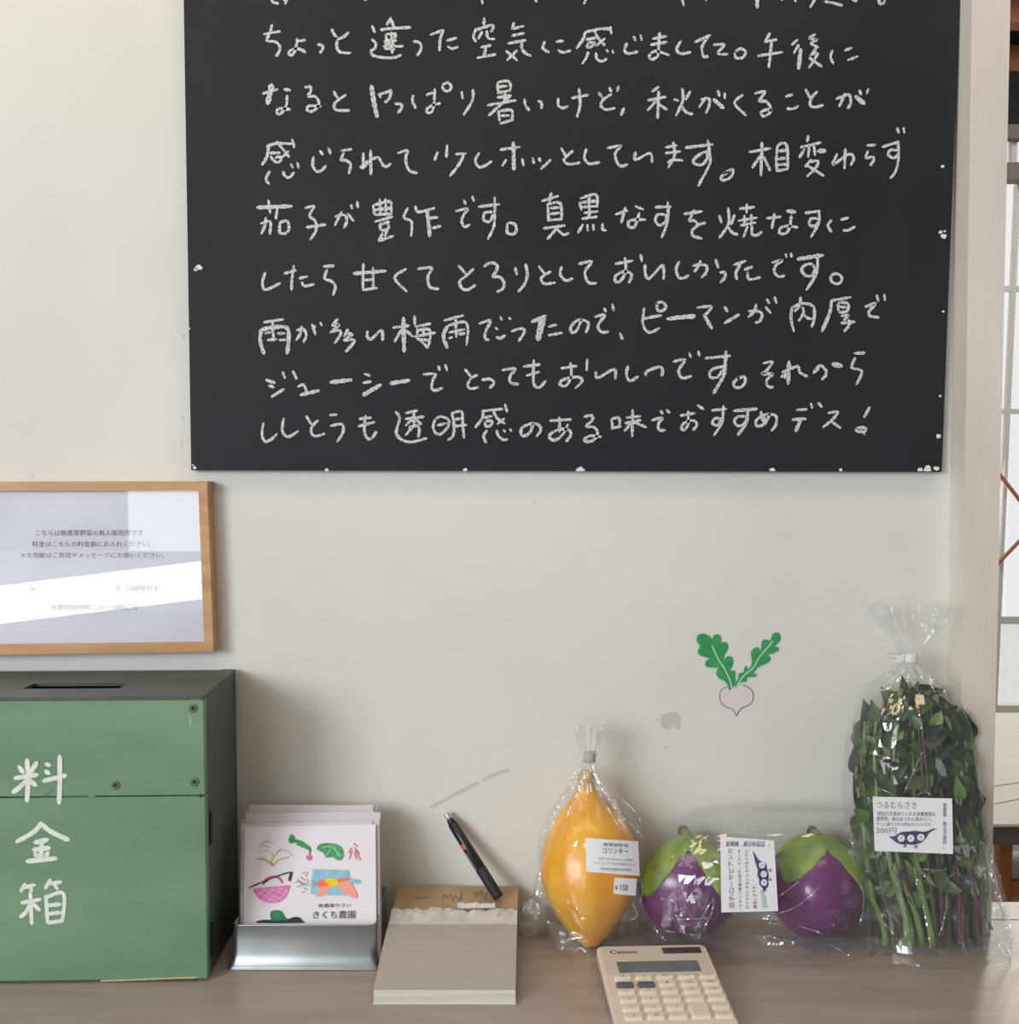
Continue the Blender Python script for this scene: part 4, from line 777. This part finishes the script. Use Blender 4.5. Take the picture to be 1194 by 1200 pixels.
def sheet_bag(name, rows, yc, depth, m, parent, n=72, amp=.0022, seed=0, folds=14, fold_amp=.0, power=.8, fade=None, flat=1):
    """closed crumpled skin round its contents; silhouette through the pixel rows (py, xl, xr)"""
    v = []; f = []; mm = len(rows)
    for i, (py, a, b) in enumerate(rows):
        t = i/(mm-1); Y = yc(t); A, Bp = P(a, py, Y), P(b, py, Y); c = (A+Bp)/2; rx = (Bp-A).length/2; ry = depth(t)
        for j in range(n):
            th = 2*math.pi*j/n; cs, sn = math.cos(th), math.sin(th)
            x = rx*math.copysign(abs(cs)**power, cs); y = ry*math.copysign(abs(sn)**power, sn)
            p = c + V((x, y, 0)); q = 1 + fold_amp*(fade(t) if fade else 1)*math.sin(folds*th + 2.2*nz((cs, sn, py*.004), 1.5, seed+2))
            p = c + V((x*q, y*q, 0))
            a1 = nz(p, 16, seed); a2 = 1-abs(nz(p, 38, seed+5))*2
            d = V((cs, sn, 0)); p += d*(amp*(a1*1.5 + a2*.8 - .5)) + V((0,0,amp*.7*nz(p, 30, seed+9)))
            p.y = min(p.y, -.0022)
            if p.x > .495: p.y = min(p.y, YP-.004)
            if p.z < ZC+.0008: p.z = ZC+.0008
            v.append(p)
    for i in range(mm-1):
        for j in range(n): k = (j+1) % n; f += [(i*n+j, (i+1)*n+j, (i+1)*n+k), (i*n+j, (i+1)*n+k, i*n+k)] if (i+j) % 2 else [(i*n+j, (i+1)*n+j, i*n+k), ((i+1)*n+j, (i+1)*n+k, i*n+k)]
    return mesh_obj(name, v, f, m, parent, not flat)
bag = empty('pumpkin_bag', (P(694,1112,-.08).x+.003, -.08, ZC), 'clear plastic bag with stickers, tied above the yellow pumpkin', 'plastic bag')
rows = dense([(889,684,698),(898,680,701),(910,673,707),(922,666,717),(938,655,732),(955,645,744),(972,637,751),(992,632,755.5),(1015,630,757),(1040,633,757),(1062,636,756),(1080,640,753),(1098,647,745),(1108,652,738),(1111,660,728)], 3)
sheet_bag('film', rows, lambda t: -.058-.012*t, lambda t: .006+.062*min(1, (t*2.4))**.8, FILM, bag, 84, .0022, 3, 17, .05, .92, fade=lambda t: max(.1, 1-t*1.5))
rows = dense([(851,674,707),(856,675,706),(864,677,704),(872,680,702),(880,683,699),(888,684,698)], 4)
v, f = [], []
def fan(name, rows, yc, ry, m, parent, n=64, folds=11, fa=.35, seed=1, lean=0):
    v = []; f = []; mm = len(rows)
    for i, (py, a, b) in enumerate(rows):
        t = i/(mm-1); A, Bp = P(a, py, yc), P(b, py, yc); c = (A+Bp)/2; rx = (Bp-A).length/2
        for j in range(n):
            th = 2*math.pi*j/n; q = 1 + fa*math.sin(folds*th+seed)*(1-.5*t) + .12*nz((math.cos(th)*2, math.sin(th)*2, py*.03), 1, seed)
            p = c + V((rx*math.cos(th)*min(q,1.15), ry(t)*math.sin(th)*q, (1-t)*.004*math.sin(3*th+seed)))
            p.y = min(p.y, -.002)
            if p.x > .495: p.y = min(p.y, YP-.003)
            v.append(p)
    for i in range(mm-1):
        for j in range(n): k = (j+1) % n; f.append((i*n+j, (i+1)*n+j, (i+1)*n+k, i*n+k))
    return mesh_obj(name, v, f, m, parent, True)
fan('gathered_top', rows, -.058, lambda t: .013-.008*t, FILM3, bag)
tt = P(690.5,887,-.066)
mtie = mat('twist_tie', (176,176,170), .5)
rows = [(881,683.5,697.5),(883,683.2,698),(891,683.2,698),(893,683.6,697.5)]
v, f = lathe_rows(rows, lambda t: -.058, .9, 20); mesh_obj('twist_tie', v, f, mtie, bag, True)
# crumpled spare plastic at the left of the pumpkin and the loose skirt in front
def crumple(name, cpx, cpy, Y, rx, ry, rz, m, parent, seed, amp=.35, n1=18, n2=28, power=1):
    c = P(cpx, cpy, Y); v = []; f = []
    for i in range(n1+1):
        ph = math.pi*i/n1
        for j in range(n2):
            th = 2*math.pi*j/n2; d = V((math.sin(ph)*math.cos(th), math.sin(ph)*math.sin(th), math.cos(ph)))
            k = 1 + amp*(nz(d, 2.3, seed) + .6*(1-2*abs(nz(d, 5, seed+3))) - .4)
            p = c + V((d.x*rx*k, d.y*ry*k, d.z*rz*k)); p.y = min(p.y, -.002); p.z = max(p.z, ZC+.0006); v.append(p)
    for i in range(n1):
        for j in range(n2): k = (j+1) % n2; f.append((i*n2+j, (i+1)*n2+j, (i+1)*n2+k, i*n2+k))
    return mesh_obj(name, v, f, m, parent, True)
crumple('crumpled_end', 624, 1078, -.045, .017, .02, .021, FILM3, bag, 11)
crumple('crumpled_end', 634, 1055, -.05, .010, .02, .03, FILM2, bag, 12)
def skirt(name, quadpx, Yz, m, parent, seed, nx=20, ny=10, amp=.004):
    """loose rumpled sheet spanned between four pixel corners at given depths"""
    c = [P(x, y, Y) for (x, y), Y in zip(quadpx, Yz)]; v = []; f = []
    for i in range(ny+1):
        for j in range(nx+1):
            a, b = j/nx, i/ny; p = c[0].lerp(c[1], a).lerp(c[3].lerp(c[2], a), b)
            p += V((0, -1, .3))*amp*(nz(p, 60, seed)+.8*(1-2*abs(nz(p, 40, seed+4))))
            p.y = min(p.y, -.002); p.z = max(p.z, ZC+.0009+.0006*abs(nz(p, 90, seed)))
            if p.x > .495: p.y = min(p.y, YP-.004)
            v.append(p)
    for i in range(ny):
        for j in range(nx): a = i*(nx+1)+j; f.append((a, a+1, a+nx+2, a+nx+1))
    return mesh_obj(name, v, f, m, parent, True)
skirt('loose_film', [(640,1078),(690,1095),(686,1116),(652,1112)], [-.11,-.12,-.135,-.125], FILM, bag, 21)
# stickers on the bag
LC = Cyl((P(690,1005,-.075).x, -.075, 0), .0560)
def curved_label(name, q, surf, m, parent, n=8):
    v = []; f = []
    for i in range(n+1):
        a = i/n; t = (q[0][0]+(q[1][0]-q[0][0])*a, q[0][1]+(q[1][1]-q[0][1])*a); b = (q[3][0]+(q[2][0]-q[3][0])*a, q[3][1]+(q[2][1]-q[3][1])*a)
        v += [surf.hit(*t), surf.hit(*b)]
    for i in range(n): f.append((2*i, 2*i+1, 2*i+3, 2*i+2))
    nv = len(v)
    cen = sum(v, V())/nv; back = V((0,.0003,0)); v += [p+back for p in v]
    f += [(nv+a_, nv+b_, nv+c_, nv+d_) for d_, c_, b_, a_ in f[:n]]
    return mesh_obj(name, v, f, m, parent)
z = lambda x, y: (610+x/7.02, 980+y/7.02)
LC = Cyl((P(700,1005,-.07).x, -.070, 0), .0715)
pl = curved_label('sticker', [z(530,15), z(967,42), z(980,326), z(541,291)], LC, M['paper'], bag)
pr = curved_label('price_sticker', [z(772,342), z(957,350), z(947,490), z(762,472)], LC, M['paper'], bag)
LS = LC.off(.0005)
def zl(body, o, xa, h, m, parent, surf=None, bold=0, zf=None, sc=7.02):
    a = (zf or z)(*o); txt('print', body, surf or LS, a, (xa[0]/sc, xa[1]/sc), (0, -h/sc), M[m], parent, bold)
zl('無農薬野菜', (680,80), (207,12), 28, 'ink_blue', pl)
zl('コリンキー', (675,140), (212,8), 46, 'ink_dark', pl)
zl('生食できるかぼちゃの仲間', (640,194), (278,14), 22, 'ink', pl)
zl('スライスしてサラダや浅漬けなどに', (603,228), (340,20), 24, 'ink', pl)
zl('norusooen', (660,278), (252,12), 22, 'ink', pl)
zl('¥', (777,442), (22,2), 38, 'ink_dark', pr); zl('150', (822,446), (62,3), 50, 'ink_dark', pr)

# ---- eggplants
megg = mat('eggplant_skin', (112,36,114), .24, col2=(70,24,78), nscale=16, ndetail=6, stretch=(1,1,.5), bump=.05, bscale=50, spec=.5, coat=.15, lo=.4, hi=.66)
mpale = mat('eggplant_streaks', (150,92,148), .4)
mcal = mat('eggplant_calyx', (142,168,78), .6, col2=(98,134,56), nscale=45, ndetail=6, bump=.2, bscale=120)
mstalk = mat('eggplant_stalk', (118,132,62), .7, col2=(90,84,40), nscale=60)
def eggplant(cx, cy, rpx, label, gap, lobes, seed, tilt):
    c = P(cx, cy, -.066); r = rpx*.948/1000; c.z = max(c.z, ZC + r*.90 + .001)
    e = empty('eggplant', (c.x, c.y, ZC), label, 'eggplant', 'eggplants in the clear bag')
    ca, sa = math.cos(tilt), math.sin(tilt)
    def body(th, ph, o=0):          # ph 0 top
        d = V((math.sin(ph)*math.cos(th), math.sin(ph)*math.sin(th), math.cos(ph)))
        k = 1 + .04*math.cos(3*th+seed)*math.sin(ph)**2 + .06*nz(d, 1.4, seed)
        zf = 1.08 if d.z > 0 else .92
        w_ = 1 - .03*max(0, d.z)**1.5
        p = V((d.x*r*k*w_, d.y*r*k*.93*w_, d.z*r*zf*k)) * (1+o/r)
        q = c + V((p.x*ca + p.z*sa, p.y, -p.x*sa + p.z*ca))
        q.y = min(q.y, -.0035+o*.5); q.z = max(q.z, ZC+.0012); return q
    n1, n2 = 30, 48
    v = [body(2*math.pi*j/n2, math.pi*i/n1) for i in range(n1+1) for j in range(n2)]
    f = [(i*n2+j, (i+1)*n2+j, (i+1)*n2+(j+1) % n2, i*n2+(j+1) % n2) for i in range(n1) for j in range(n2)]
    mesh_obj('flesh', v, f, megg, e, True)
    # calyx: cap whose edge falls in pointed lobes with a gap facing forwards
    n2 = 96; n1 = 14; v = []
    def edge(th):
        d = (th - (-math.pi/2 + gap) + math.pi) % (2*math.pi) - math.pi   # angle away from the front
        best = .62
        for a, L, wd in lobes:
            x = abs((d-a+math.pi) % (2*math.pi)-math.pi)/wd
            if x < 1: best = max(best, .60+(L-.60)*(1-x**1.6))
        if abs(d) < .66: best = min(best, .44 + 1.05*(abs(d)/.66)**1.15)
        return best
    for i in range(n1+1):
        for j in range(n2):
            th = 2*math.pi*j/n2; ph = edge(th)*i/n1
            v.append(body(th, ph, .0026*(1-.55*(i/n1)**3)+.0006*nz((th*3, i*.4, 0), 2, seed)))
    f = [(i*n2+j, (i+1)*n2+j, (i+1)*n2+(j+1) % n2, i*n2+(j+1) % n2) for i in range(n1) for j in range(n2)]
    cal = mesh_obj('calyx', v, f, mcal, e, True)
    sol = cal.modifiers.new('thick', 'SOLIDIFY'); sol.thickness = .0016; sol.offset = -1
    t = body(0, 0.0, -.001); 
    v, f = tube([t-V((0,-.010,.003)), t+V((-.001,.018,.001)), t+V((-.002,.028,.001))], [.008,.006,.0065], 12)
    v = [V((q.x, min(q.y, -.003), q.z)) for q in v]
    mesh_obj('stalk', v, f, mstalk, e, True)
    return e
eggplant(806, 1043, 58, 'left purple eggplant with broad green calyx, nearer the pumpkin', -.12, [(.92,1.66,.70),(-.95,1.55,.70),(2.2,1.1,.6),(-2.2,1.1,.6),(3.1,1.0,.5)], 2, .0)
eggplant(958, 1045, 60, 'right purple eggplant with green calyx, nearer the bagged greens', .10, [(.95,1.5,.70),(-1.05,1.25,.80),(2.2,1.1,.6),(-2.2,1.1,.6),(3.1,1.0,.5)], 5, .03)
ebag = empty('eggplant_bag', (P(885,1100,-.07).x, -.07, ZC), 'clear plastic bag with a white label holding two purple eggplants', 'plastic bag')
rows = dense([(948,880,990),(951,845,1000),(957,812,1008),(967,790,1012),(982,772,1015),(1005,758,1016),(1032,752,1017),(1060,751,1017),(1082,752,1017),(1096,754,1016),(1106,758,1014)], 3)
sheet_bag('film', rows, lambda t: -.066, lambda t: .010+.062*min(1, t/.42)**.55, FILM, ebag, 96, .0028, 31, 9, .015, .62)
skirt('loose_film', [(880,1096),(1012,1098),(1000,1124),(905,1112)], [-.12,-.11,-.15,-.145], FILM, ebag, 33, 30, 10, .003)
skirt('twisted_end', [(992,968),(1014,955),(1018,1010),(1000,1015)], [-.10,-.08,-.09,-.11], FILM2, ebag, 35, 16, 16, .005)
z = lambda x, y: (750+x/6.665, 940+y/6.665)
EP = Plane(P(876,1025,-.146), V((.02,-1,.06)))
q = [z(627,268), z(1046,300), z(1078,851), z(635,862)]
def flat_label(name, q, pl_, m, parent): return mesh_obj(name, *prism([pl_.hit(*p) for p in q], pl_.n*-.0003), m, parent)
el = flat_label('label', q, EP, M['paper'], ebag)
ES = EP.off(.0005)
def rt(body, x, y0, y1, w_, m, sk=.0, bold=0):
    """text running up the label: starts at y0 (bottom), ends y1; w_ is the letter height across"""
    a = z(x+w_/2, y0); txt('print', body, ES, a, (-sk/6.665, -(y0-y1)/6.665), (-w_/6.665, 0), M[m], el, bold)
rt('茄子/ローザビアンカ', 718, 830, 365, 44, 'ink_blue', 14)
rt('“イタリア原産の茄子。ステーキ', 785, 838, 368, 26, 'ink_blue', 12)
rt('やフライにするととろけるように', 840, 835, 370, 26, 'ink_blue', 10)
rt('美味しさです。”', 900, 832, 610, 32, 'ink_blue', 12)
rt('200円', 972, 828, 690, 42, 'ink_green', 8)
def vert_rot(chars, x0, x1, y0, y1, m):
    txt('print', '\n'.join(chars), ES, z(x1, y0), (0, (y1-y0)/6.665), ((x0-x1)/6.665, -2/6.665), M[m], el)
vert_rot('無農薬、無化学肥料。', 670, 1012, 350, 306, 'ink_blue')
pod = "882,378 905,420 925,450 955,465 985,485 992,520 1002,560 1004,590 1000,620 1004,650 985,675 968,702 955,670 930,640 930,605 915,570 920,530 905,490 895,450"
g = G(); poly_geo(g, [z(*p) for p in [(a.x, a.y) for a in catmull([(x, y, 0) for x, y in pts2(pod)], 2, True)]], ES)
g.obj('pea_pod_print', M['ink_blue'], el)
for (x, y), ch in zip(((952,492),(966,562),(968,628)), ('ち','く','き')):
    g = G(); poly_geo(g, [z(x+24*math.cos(a), y+26*math.sin(a)) for a in [i*math.pi/8 for i in range(16)]], ES.off(.0003)); o = g.obj('pea_print', M['paper'], el)
    txt('print', ch, ES.off(.0005), z(x+12, y+12), (0, -24/6.665), (-24/6.665, 0), M['ink_blue'], el)
for y, ch in ((532,'園'),(605,'農')): txt('print', ch, ES, z(1028, y+11), (0, -22/6.665), (-22/6.665, 0), M['ink_dark'], el)

# ---- malabar spinach
gbag = empty('greens_bag', (P(1075,1110,-.10).x, -.10, ZC), 'tall tied clear bag with a white label holding leafy greens', 'plastic bag')
mlf = [mat('spinach_leaf_%d' % i, c, .38, col2=c2, nscale=30, spec=.45) for i, (c, c2) in enumerate((((58,84,52),(42,64,42)), ((78,112,58),(60,90,48)), ((40,58,42),(32,46,36)), ((104,142,72),(84,120,58))))]
mst = [mat('spinach_stem_green', (110,146,70), .4, col2=(92,128,60), nscale=20), mat('spinach_stem_purple', (84,52,66), .4, col2=(66,40,54), nscale=30), mat('spinach_stem_dark', (60,66,46), .45)]
def clampg(p):
    if p.x > .488: p.y = min(p.y, YP-.008)
    p.y = min(p.y, -.007); p.z = max(p.z, ZC+.002); return p
OUT = [(795,1030,1100),(815,1012,1118),(840,1002,1130),(880,999,1136),(920,996,1141),(960,996,1148),(1000,1000,1156),(1040,1010,1162),(1080,1019,1168),(1112,1023,1170)]
def lim(py):
    for a, b in zip(OUT, OUT[1:]):
        if a[0] <= py <= b[0]: t = (py-a[0])/(b[0]-a[0]); return a[1]+(b[1]-a[1])*t, a[2]+(b[2]-a[2])*t
    return (OUT[0][1:] if py < 795 else OUT[-1][1:])
def leaf_geo(base, d, up, L, W, curl, seed):
    """ovate leaf with a folded midrib"""
    d = d.normalized(); s = d.cross(up).normalized(); nn = s.cross(d).normalized(); v = []; f = []; n = 8
    for i in range(n+1):
        t = i/n; wv = W*(math.sin(math.pi*min(1, t**.72))**.8)*(1-.25*t) if 0 < t < 1 else 0.0006
        c = base + d*L*t + nn*(-curl*L*t*t)
        for k, q in ((-1,1),(-.5,.45),(0,0),(.5,.45),(1,1)):
            v.append(clampg(c + s*wv*k + nn*(wv*.32*q + .0012*nz((t*4, k*2, seed), 1.3, seed))))
    for i in range(n):
        for j in range(4): a = i*5+j; f.append((a, a+1, a+6, a+5))
    return v, f
NST = 48
for k in range(NST):
    fx = (k % 12+.5)/12; layer = min(3, k//12)                     # three layers, back to front
    fx = min(.97, max(.03, fx + R.uniform(-.04,.04)))
    yb1 = (-.035, -.060, -.085, -.108)[layer]; topy = R.uniform(797, 835) + (abs(fx-.5)*2)**2*48
    if layer == 3: topy += R.uniform(0, 60)
    pts = []
    for i in range(9):
        t = i/8; py = 1108 + (topy-1108)*t
        l_, r_ = lim(py); l_ -= 3; r_ += 3; w2 = (r_-l_)
        g_ = .08 + .84*fx if t < .2 else .03+.94*fx
        bow = .5+(g_-.5)*(1-.10*(1-t)) ; bow += .03*math.sin(t*5+k)
        Y = yb1*(1-.35*t) - .012*math.sin(math.pi*t) + R.uniform(-.003,.003)
        pts.append(clampg(P(l_+w2*bow, py, Y)))
    pts = catmull(pts, 2)
    colr = 0 if (k*7) % 5 < 3 else (1 if (k*7) % 5 < 4 else 2)
    if layer == 3 and fx > .6: colr = 1
    root = empty('spinach_stem', pts[0], ('green' if colr == 0 else 'purple' if colr == 1 else 'dark')+' stemmed malabar spinach shoot with dark leaves in the tall bag', 'leafy greens', ('green' if colr == 0 else 'purple' if colr == 1 else 'dark')+' spinach shoots in the tall bag')
    rad = [(.0034-.0022*i/(len(pts)-1))*(1.15 if colr == 0 else 1) for i in range(len(pts))]
    v, f = tube(pts, rad, 7); v = [clampg(V(q)) for q in v]; mesh_obj('stem', v, f, mst[colr], root, True)
    nl = (10, 11, 13, 11)[layer]
    for j in range(nl):
        t = .16+.84*j/(nl-1) if layer < 3 else .30+.70*j/(nl-1)
        if layer == 3 and .38 < t < .62 and R.random() < .4: continue
        i = min(len(pts)-2, int(t*(len(pts)-1))); b = pts[i]
        an = R.uniform(-1.25, 1.25)
        sd = 1 if (j+k) % 2 else -1
        d = V((sd*math.sin(abs(an))*.9, R.uniform(-.5,.1), math.cos(an)*R.choice((1,1,1,-.5))))
        L = R.uniform(.022,.040) if layer < 2 else R.uniform(.012,.030)*(1.0 if t > .35 else .9)
        # keep the leaf inside the outline
        e = b + d.normalized()*L
        pxe = CX + F*(e-CAM).dot(V((1,0,0)))/(e-CAM).dot(FWD); pye = CY - F*(e-CAM).dot(UP)/(e-CAM).dot(FWD)
        l_, r_ = lim(pye)
        if pxe < l_+2: d.x = abs(d.x)
        if pxe > r_-2: d.x = -abs(d.x)
        if pye < 792: L *= .45
        up = V((R.uniform(-.5,.5), -1, R.uniform(-.2,.7)))
        v, f = leaf_geo(b, d, up, L, L*R.uniform(.24,.40), R.uniform(-.1,.35), k*10+j)
        mi = R.choice((0,0,1,2,2,0)) if layer < 3 else R.choice((0,1,1,0,2,3))
        mesh_obj('leaf', v, f, mlf[mi], root, True)
rows = dense([(776,1058,1074),(784,1050,1086),(794,1036,1098),(806,1022,1110),(822,1010,1120),(845,1001,1131),(875,994,1138),(905,990.5,1143),(940,990,1147),(975,991,1153),(1010,996,1161),(1045,1000,1167),(1080,1006,1175),(1102,1009,1180),(1114,1012,1178)], 3)
sheet_bag('film', rows, lambda t: -.055-.030*t, lambda t: .006+.052*min(1, t*3.2)**.8, FILM, gbag, 84, .0026, 41, 15, .05, .85, fade=lambda t: max(.1, 1-t*3))
rows = dense([(708,1018,1116),(716,1019,1114),(728,1029,1106),(742,1043,1094),(755,1052,1084),(765,1058,1077),(774,1060,1075)], 4)
FILMF = film('thin_fan_film', .05, .12, 40, .4, .03, .12)
fan('gathered_top', rows, -.056, lambda t: .026-.018*t, FILMF, gbag, 90, 12, .30, 4)
mtape = mat('white_bag_tape', (226,228,228), .5)
rows = [(766,1060,1075),(768,1059.5,1075.5),(774,1059.5,1075.5),(777,1060,1075)]
v, f = lathe_rows(rows, lambda t: -.056, .8, 20); tpz = mesh_obj('tie_tape', v, f, mtape, gbag, True)
TPL = Plane(P(1050,770,-.060), (0,-1,.1))
fg = flat_label('tape_tab', [(1040,764),(1060,765),(1058,775),(1051,776),(1040,773)], TPL, mtape, gbag)
g = G()
for x, y in ((1041.5,766),(1046,766),(1051,766.5),(1055.5,766),(1043,771),(1048,771.5)):
    stroke_geo(g, [(x+1.5*math.cos(a), y+1.2*math.sin(a)) for a in [i*math.pi/3 for i in range(7)]], .5, TPL.off(.0005), 0)
g.obj('tape_pattern', M['ink'], fg)
# bag bottom corner that flares to the right, over the counter end
skirt('bag_corner', [(1146,985),(1160,990),(1197,1125),(1150,1112)], [-.10,-.10,-.13,-.13], FILM2, gbag, 51, 14, 34, .005)
skirt('loose_film', [(1010,1098),(1175,1100),(1180,1122),(1015,1116)], [-.13,-.125,-.15,-.15], FILM, gbag, 52, 40, 6, .003)
z = lambda x, y: (980+x/5, 880+y/5)
GP = Plane(P(1070,966,-.138), V((-.03,-1,.05)))
gl = flat_label('label', [z(213,268), z(678,279), z(684,604), z(225,586)], GP, M['paper'], gbag)
GS = GP.off(.0005)
def gt(body, x0, x1, y, h, m, sl_=0): txt('print', body, GS, z(x0, y+h/2), ((x1-x0)/5, sl_), (0, -h/5), M[m], gl)
gt('つるむらさき', 235, 470, 315, 40, 'ink', .8)
gt('“抵抗力を高めてくれる栄養豊富な', 232, 582, 366, 25, 'ink_blue', .8)
gt('夏野菜。味はほうれん草みたい。', 235, 560, 397, 24, 'ink_blue', .8)
gt('サッと茹でてから炒めるといいです。”', 235, 582, 428, 22, 'ink_blue', .8)
gt('200円', 232, 352, 466, 36, 'ink_green', .3)
txt('print', '\n'.join('無農薬、無化学肥料。'), GS, z(624, 575), (4.6, 0), (0, -54), M['ink_blue'], gl)
pod = "590,452 560,458 535,468 510,474 480,470 450,468 430,472 400,472 375,478 355,490 335,500 308,502 325,515 350,535 380,547 410,545 440,550 475,545 500,535 525,512 545,480"
g = G(); poly_geo(g, [z(*p) for p in [(a.x, a.y) for a in catmull([(x, y, 0) for x, y in pts2(pod)], 2, True)]], GS)
g.obj('pea_pod_print', M['ink_blue'], gl)
for (x, y), ch in zip(((380,512),(436,512),(495,506)), 'きくち'):
    g = G(); poly_geo(g, [z(x+21*math.cos(a), y+21*math.sin(a)) for a in [i*math.pi/8 for i in range(16)]], GS.off(.0003)); g.obj('pea_print', M['paper'], gl)
    txt('print', ch, GS.off(.0005), z(x-10, y+10), (4, 0), (0, -4), M['ink_blue'], gl)
gt('農', 392, 412, 556, 20, 'ink_dark'); gt('園', 456, 476, 561, 20, 'ink_dark')

# ---- highlights along the creased plastic shaped as pale glossy ribbons, plus gathered folds
GLINT = film('glint_film', .10, .5, 60, .5, .34, .16); FOLD = film('folded_film', .16, .3, 60, .5, .08, .2)
def film_streaks(strokes, zf, surf, wd, m, parent, name='crease_glint'):
    for i, s in enumerate(strokes):
        g = G(); stroke_geo(g, [zf(*q) for q in pts2(s)], wd, surf.off(.00012*i), .45, 4, .3); g.obj(name, m, parent)
zg = lambda x, y: (980+x/5, 880+y/5)
GF = Plane(P(1070,1000,-.142), V((-.02,-1,.05)))
film_streaks(["190,12 260,28 370,65","505,5 470,80 395,250","470,262 520,240 560,262","240,215 300,240 350,265","305,670 345,740 385,860 410,990","455,670 480,820 520,960 555,1170","700,395 735,515","265,985 290,935 330,970 380,1020","265,1000 350,1085","640,770 660,740 700,710","600,1090 640,950 650,850","480,690 600,700 650,690"], zg, GF, 1.6, GLINT, gbag)
film_streaks(["490,700 530,740 575,790","700,615 730,645","340,670 350,730"], zg, GF, 4, GLINT, gbag)
film_streaks(["875,590 900,680 940,850 985,980 1030,1110","905,600 930,740 975,900 1020,1040"], zg, Plane(P(1160,1040,-.135), V((.1,-1,.05))), 2.4, GLINT, gbag)
zh = lambda x, y: (960+x/5.103, 700+y/5.103)
film_streaks(["540,395 500,450 440,530 350,560","560,400 590,470 700,500 760,580","600,395 680,490 740,530","500,400 470,440 400,470","550,400 530,470 540,540","470,560 500,680 455,740","390,720 420,690 500,610","620,830 590,640 600,560"], zh, Plane(P(1066,800,-.105), V((0,-1,.55))), 1.6, GLINT, gbag)
film_streaks(["530,400 470,470 400,520 380,560","570,400 640,480 690,540","550,400 560,480 570,540"], zh, Plane(P(1066,800,-.104), V((0,-1,.55))), 5, FOLD, gbag, 'fold')
zb1 = lambda x, y: (620+x/7.056, 840+y/7.056)
PF = Plane(P(690,960,-.118), V((0,-1,.45)))
film_streaks(["480,390 420,430 370,490 300,640 170,850 110,980","500,390 560,520 650,620 780,690 880,790 920,870","490,400 540,560 640,740 760,940","470,400 430,520 400,640 330,780","500,390 580,560 700,740 850,900 950,1000","480,400 480,560 470,700"], zb1, PF, 1.0, GLINT, bag)
film_streaks(["480,390 400,460 340,600 230,780 150,960","505,395 590,560 680,680 740,800 790,930","495,395 440,520 380,700 310,830"], zb1, PF, 5.5, FOLD, bag, 'fold')
zb2 = lambda x, y: (610+x/7.02, 980+y/7.02)
PF2 = Plane(P(690,1050,-.133), V((0,-1,-.02)))
film_streaks(["180,60 165,200 160,400 185,520","285,590 340,640 410,720","450,590 550,690","355,750 425,755","230,530 245,570","920,560 960,640 900,700","985,340 1000,450 980,560"], zb2, PF2, 1.3, GLINT, bag)
ze = lambda x, y: (750+x/6.665, 940+y/6.665); ze2 = lambda x, y: (880+x/6.665, 940+y/6.665)
EF = Plane(P(880,1060,-.144), V((0,-1,.06)))
film_streaks(["160,752 240,765 280,790 290,850","575,740 560,860 490,1000","575,745 500,870 420,1018","180,918 350,915 560,905","100,960 150,1030 210,1090","120,560 160,640"], ze, EF, 1.2, GLINT, ebag)
film_streaks(["130,890 350,820 545,655","210,740 300,680 380,610","75,1075 150,1110 360,1100","110,1040 240,1075 360,1095","600,1110 680,1150 770,1200","130,940 260,965","380,970 480,1000 560,1030","770,280 800,350 790,480","860,640 880,780 850,960"], ze2, EF, 1.2, GLINT, ebag)
film_streaks(["100,1040 140,1105 250,1095","85,890 130,915"], ze2, EF, 3.5, GLINT, ebag)

# ------------------------------------------------------------------ far room furniture
def tab():
    yf = .77; zt = P(1180,966,yf).z; t = empty('long_table', (1.4, yf+.5, 0), 'long table with a pale top in the room beyond the pillar', 'table')
    mesh_obj('table_top', *abox(.62,2.2,yf,yf+1.05,zt-.006,zt,.002,1), M['table'], t)
    mesh_obj('apron', *abox(.64,2.18,yf+.01,yf+1.03,zt-.042,zt-.006), M['tablee'], t)
    for x in (.66,2.12):
        for y in (yf+.03, yf+.97): mesh_obj('leg', *abox(x,x+.05,y,y+.05,0,zt-.042,.003,1), M['tablee'], t)
    g = G(); stroke_geo(g, pts2("1164,921 1180,919 1200,916"), .8, Plane((0,0,zt+.0006),(0,0,1))); stroke_geo(g, pts2("1164,942 1180,939 1200,935"), .8, Plane((0,0,zt+.0006),(0,0,1)))
    g.obj('board_joint', M['tablee'], t)
    return zt
zt = tab()
yc_ = .95; ch = empty('wooden_chair', (1.1, yc_+.2, 0), 'orange wooden chair pushed under the pale table beyond the pillar', 'chair')
a = P(1171.5,1000,yc_).x; b = P(1187,1000,yc_).x; zs_ = P(1180,1074,yc_-.02).z; ztop = zt-.05
g = mesh_obj('leg', *abox(a, b, yc_, yc_+.03, 0, ztop, .002, 1), M['chairw'], ch)
mesh_obj('leg', *abox(a+.40, b+.40, yc_, yc_+.03, 0, ztop, .002, 1), M['chairw'], ch)
for q in (0, .40): mesh_obj('leg', *abox(a+q, b+q, yc_+.36, yc_+.39, 0, zs_, .002, 1), M['chairw'], ch)
zr = P(1190,1034,yc_).z; zr2 = P(1190,1052,yc_).z
mesh_obj('back_rail', *abox(b, a+.40, yc_+.005, yc_+.025, zr2, zr, .001, 1), M['chairw'], ch)
mesh_obj('seat', *abox(a-.02, b+.42, yc_-.03, yc_+.40, zs_-.045, zs_, .004, 2), M['seatw'], ch)
o = crumple('black_bag', 1163, 1046, yc_-.005, .022, .012, .03, M['pot'], None, 61, .15)
mn = min((o.matrix_world @ v_.co).z for v_ in o.data.vertices)
tag(o, 'small black pouch hanging beside the orange chair leg beyond the pillar', 'pouch')
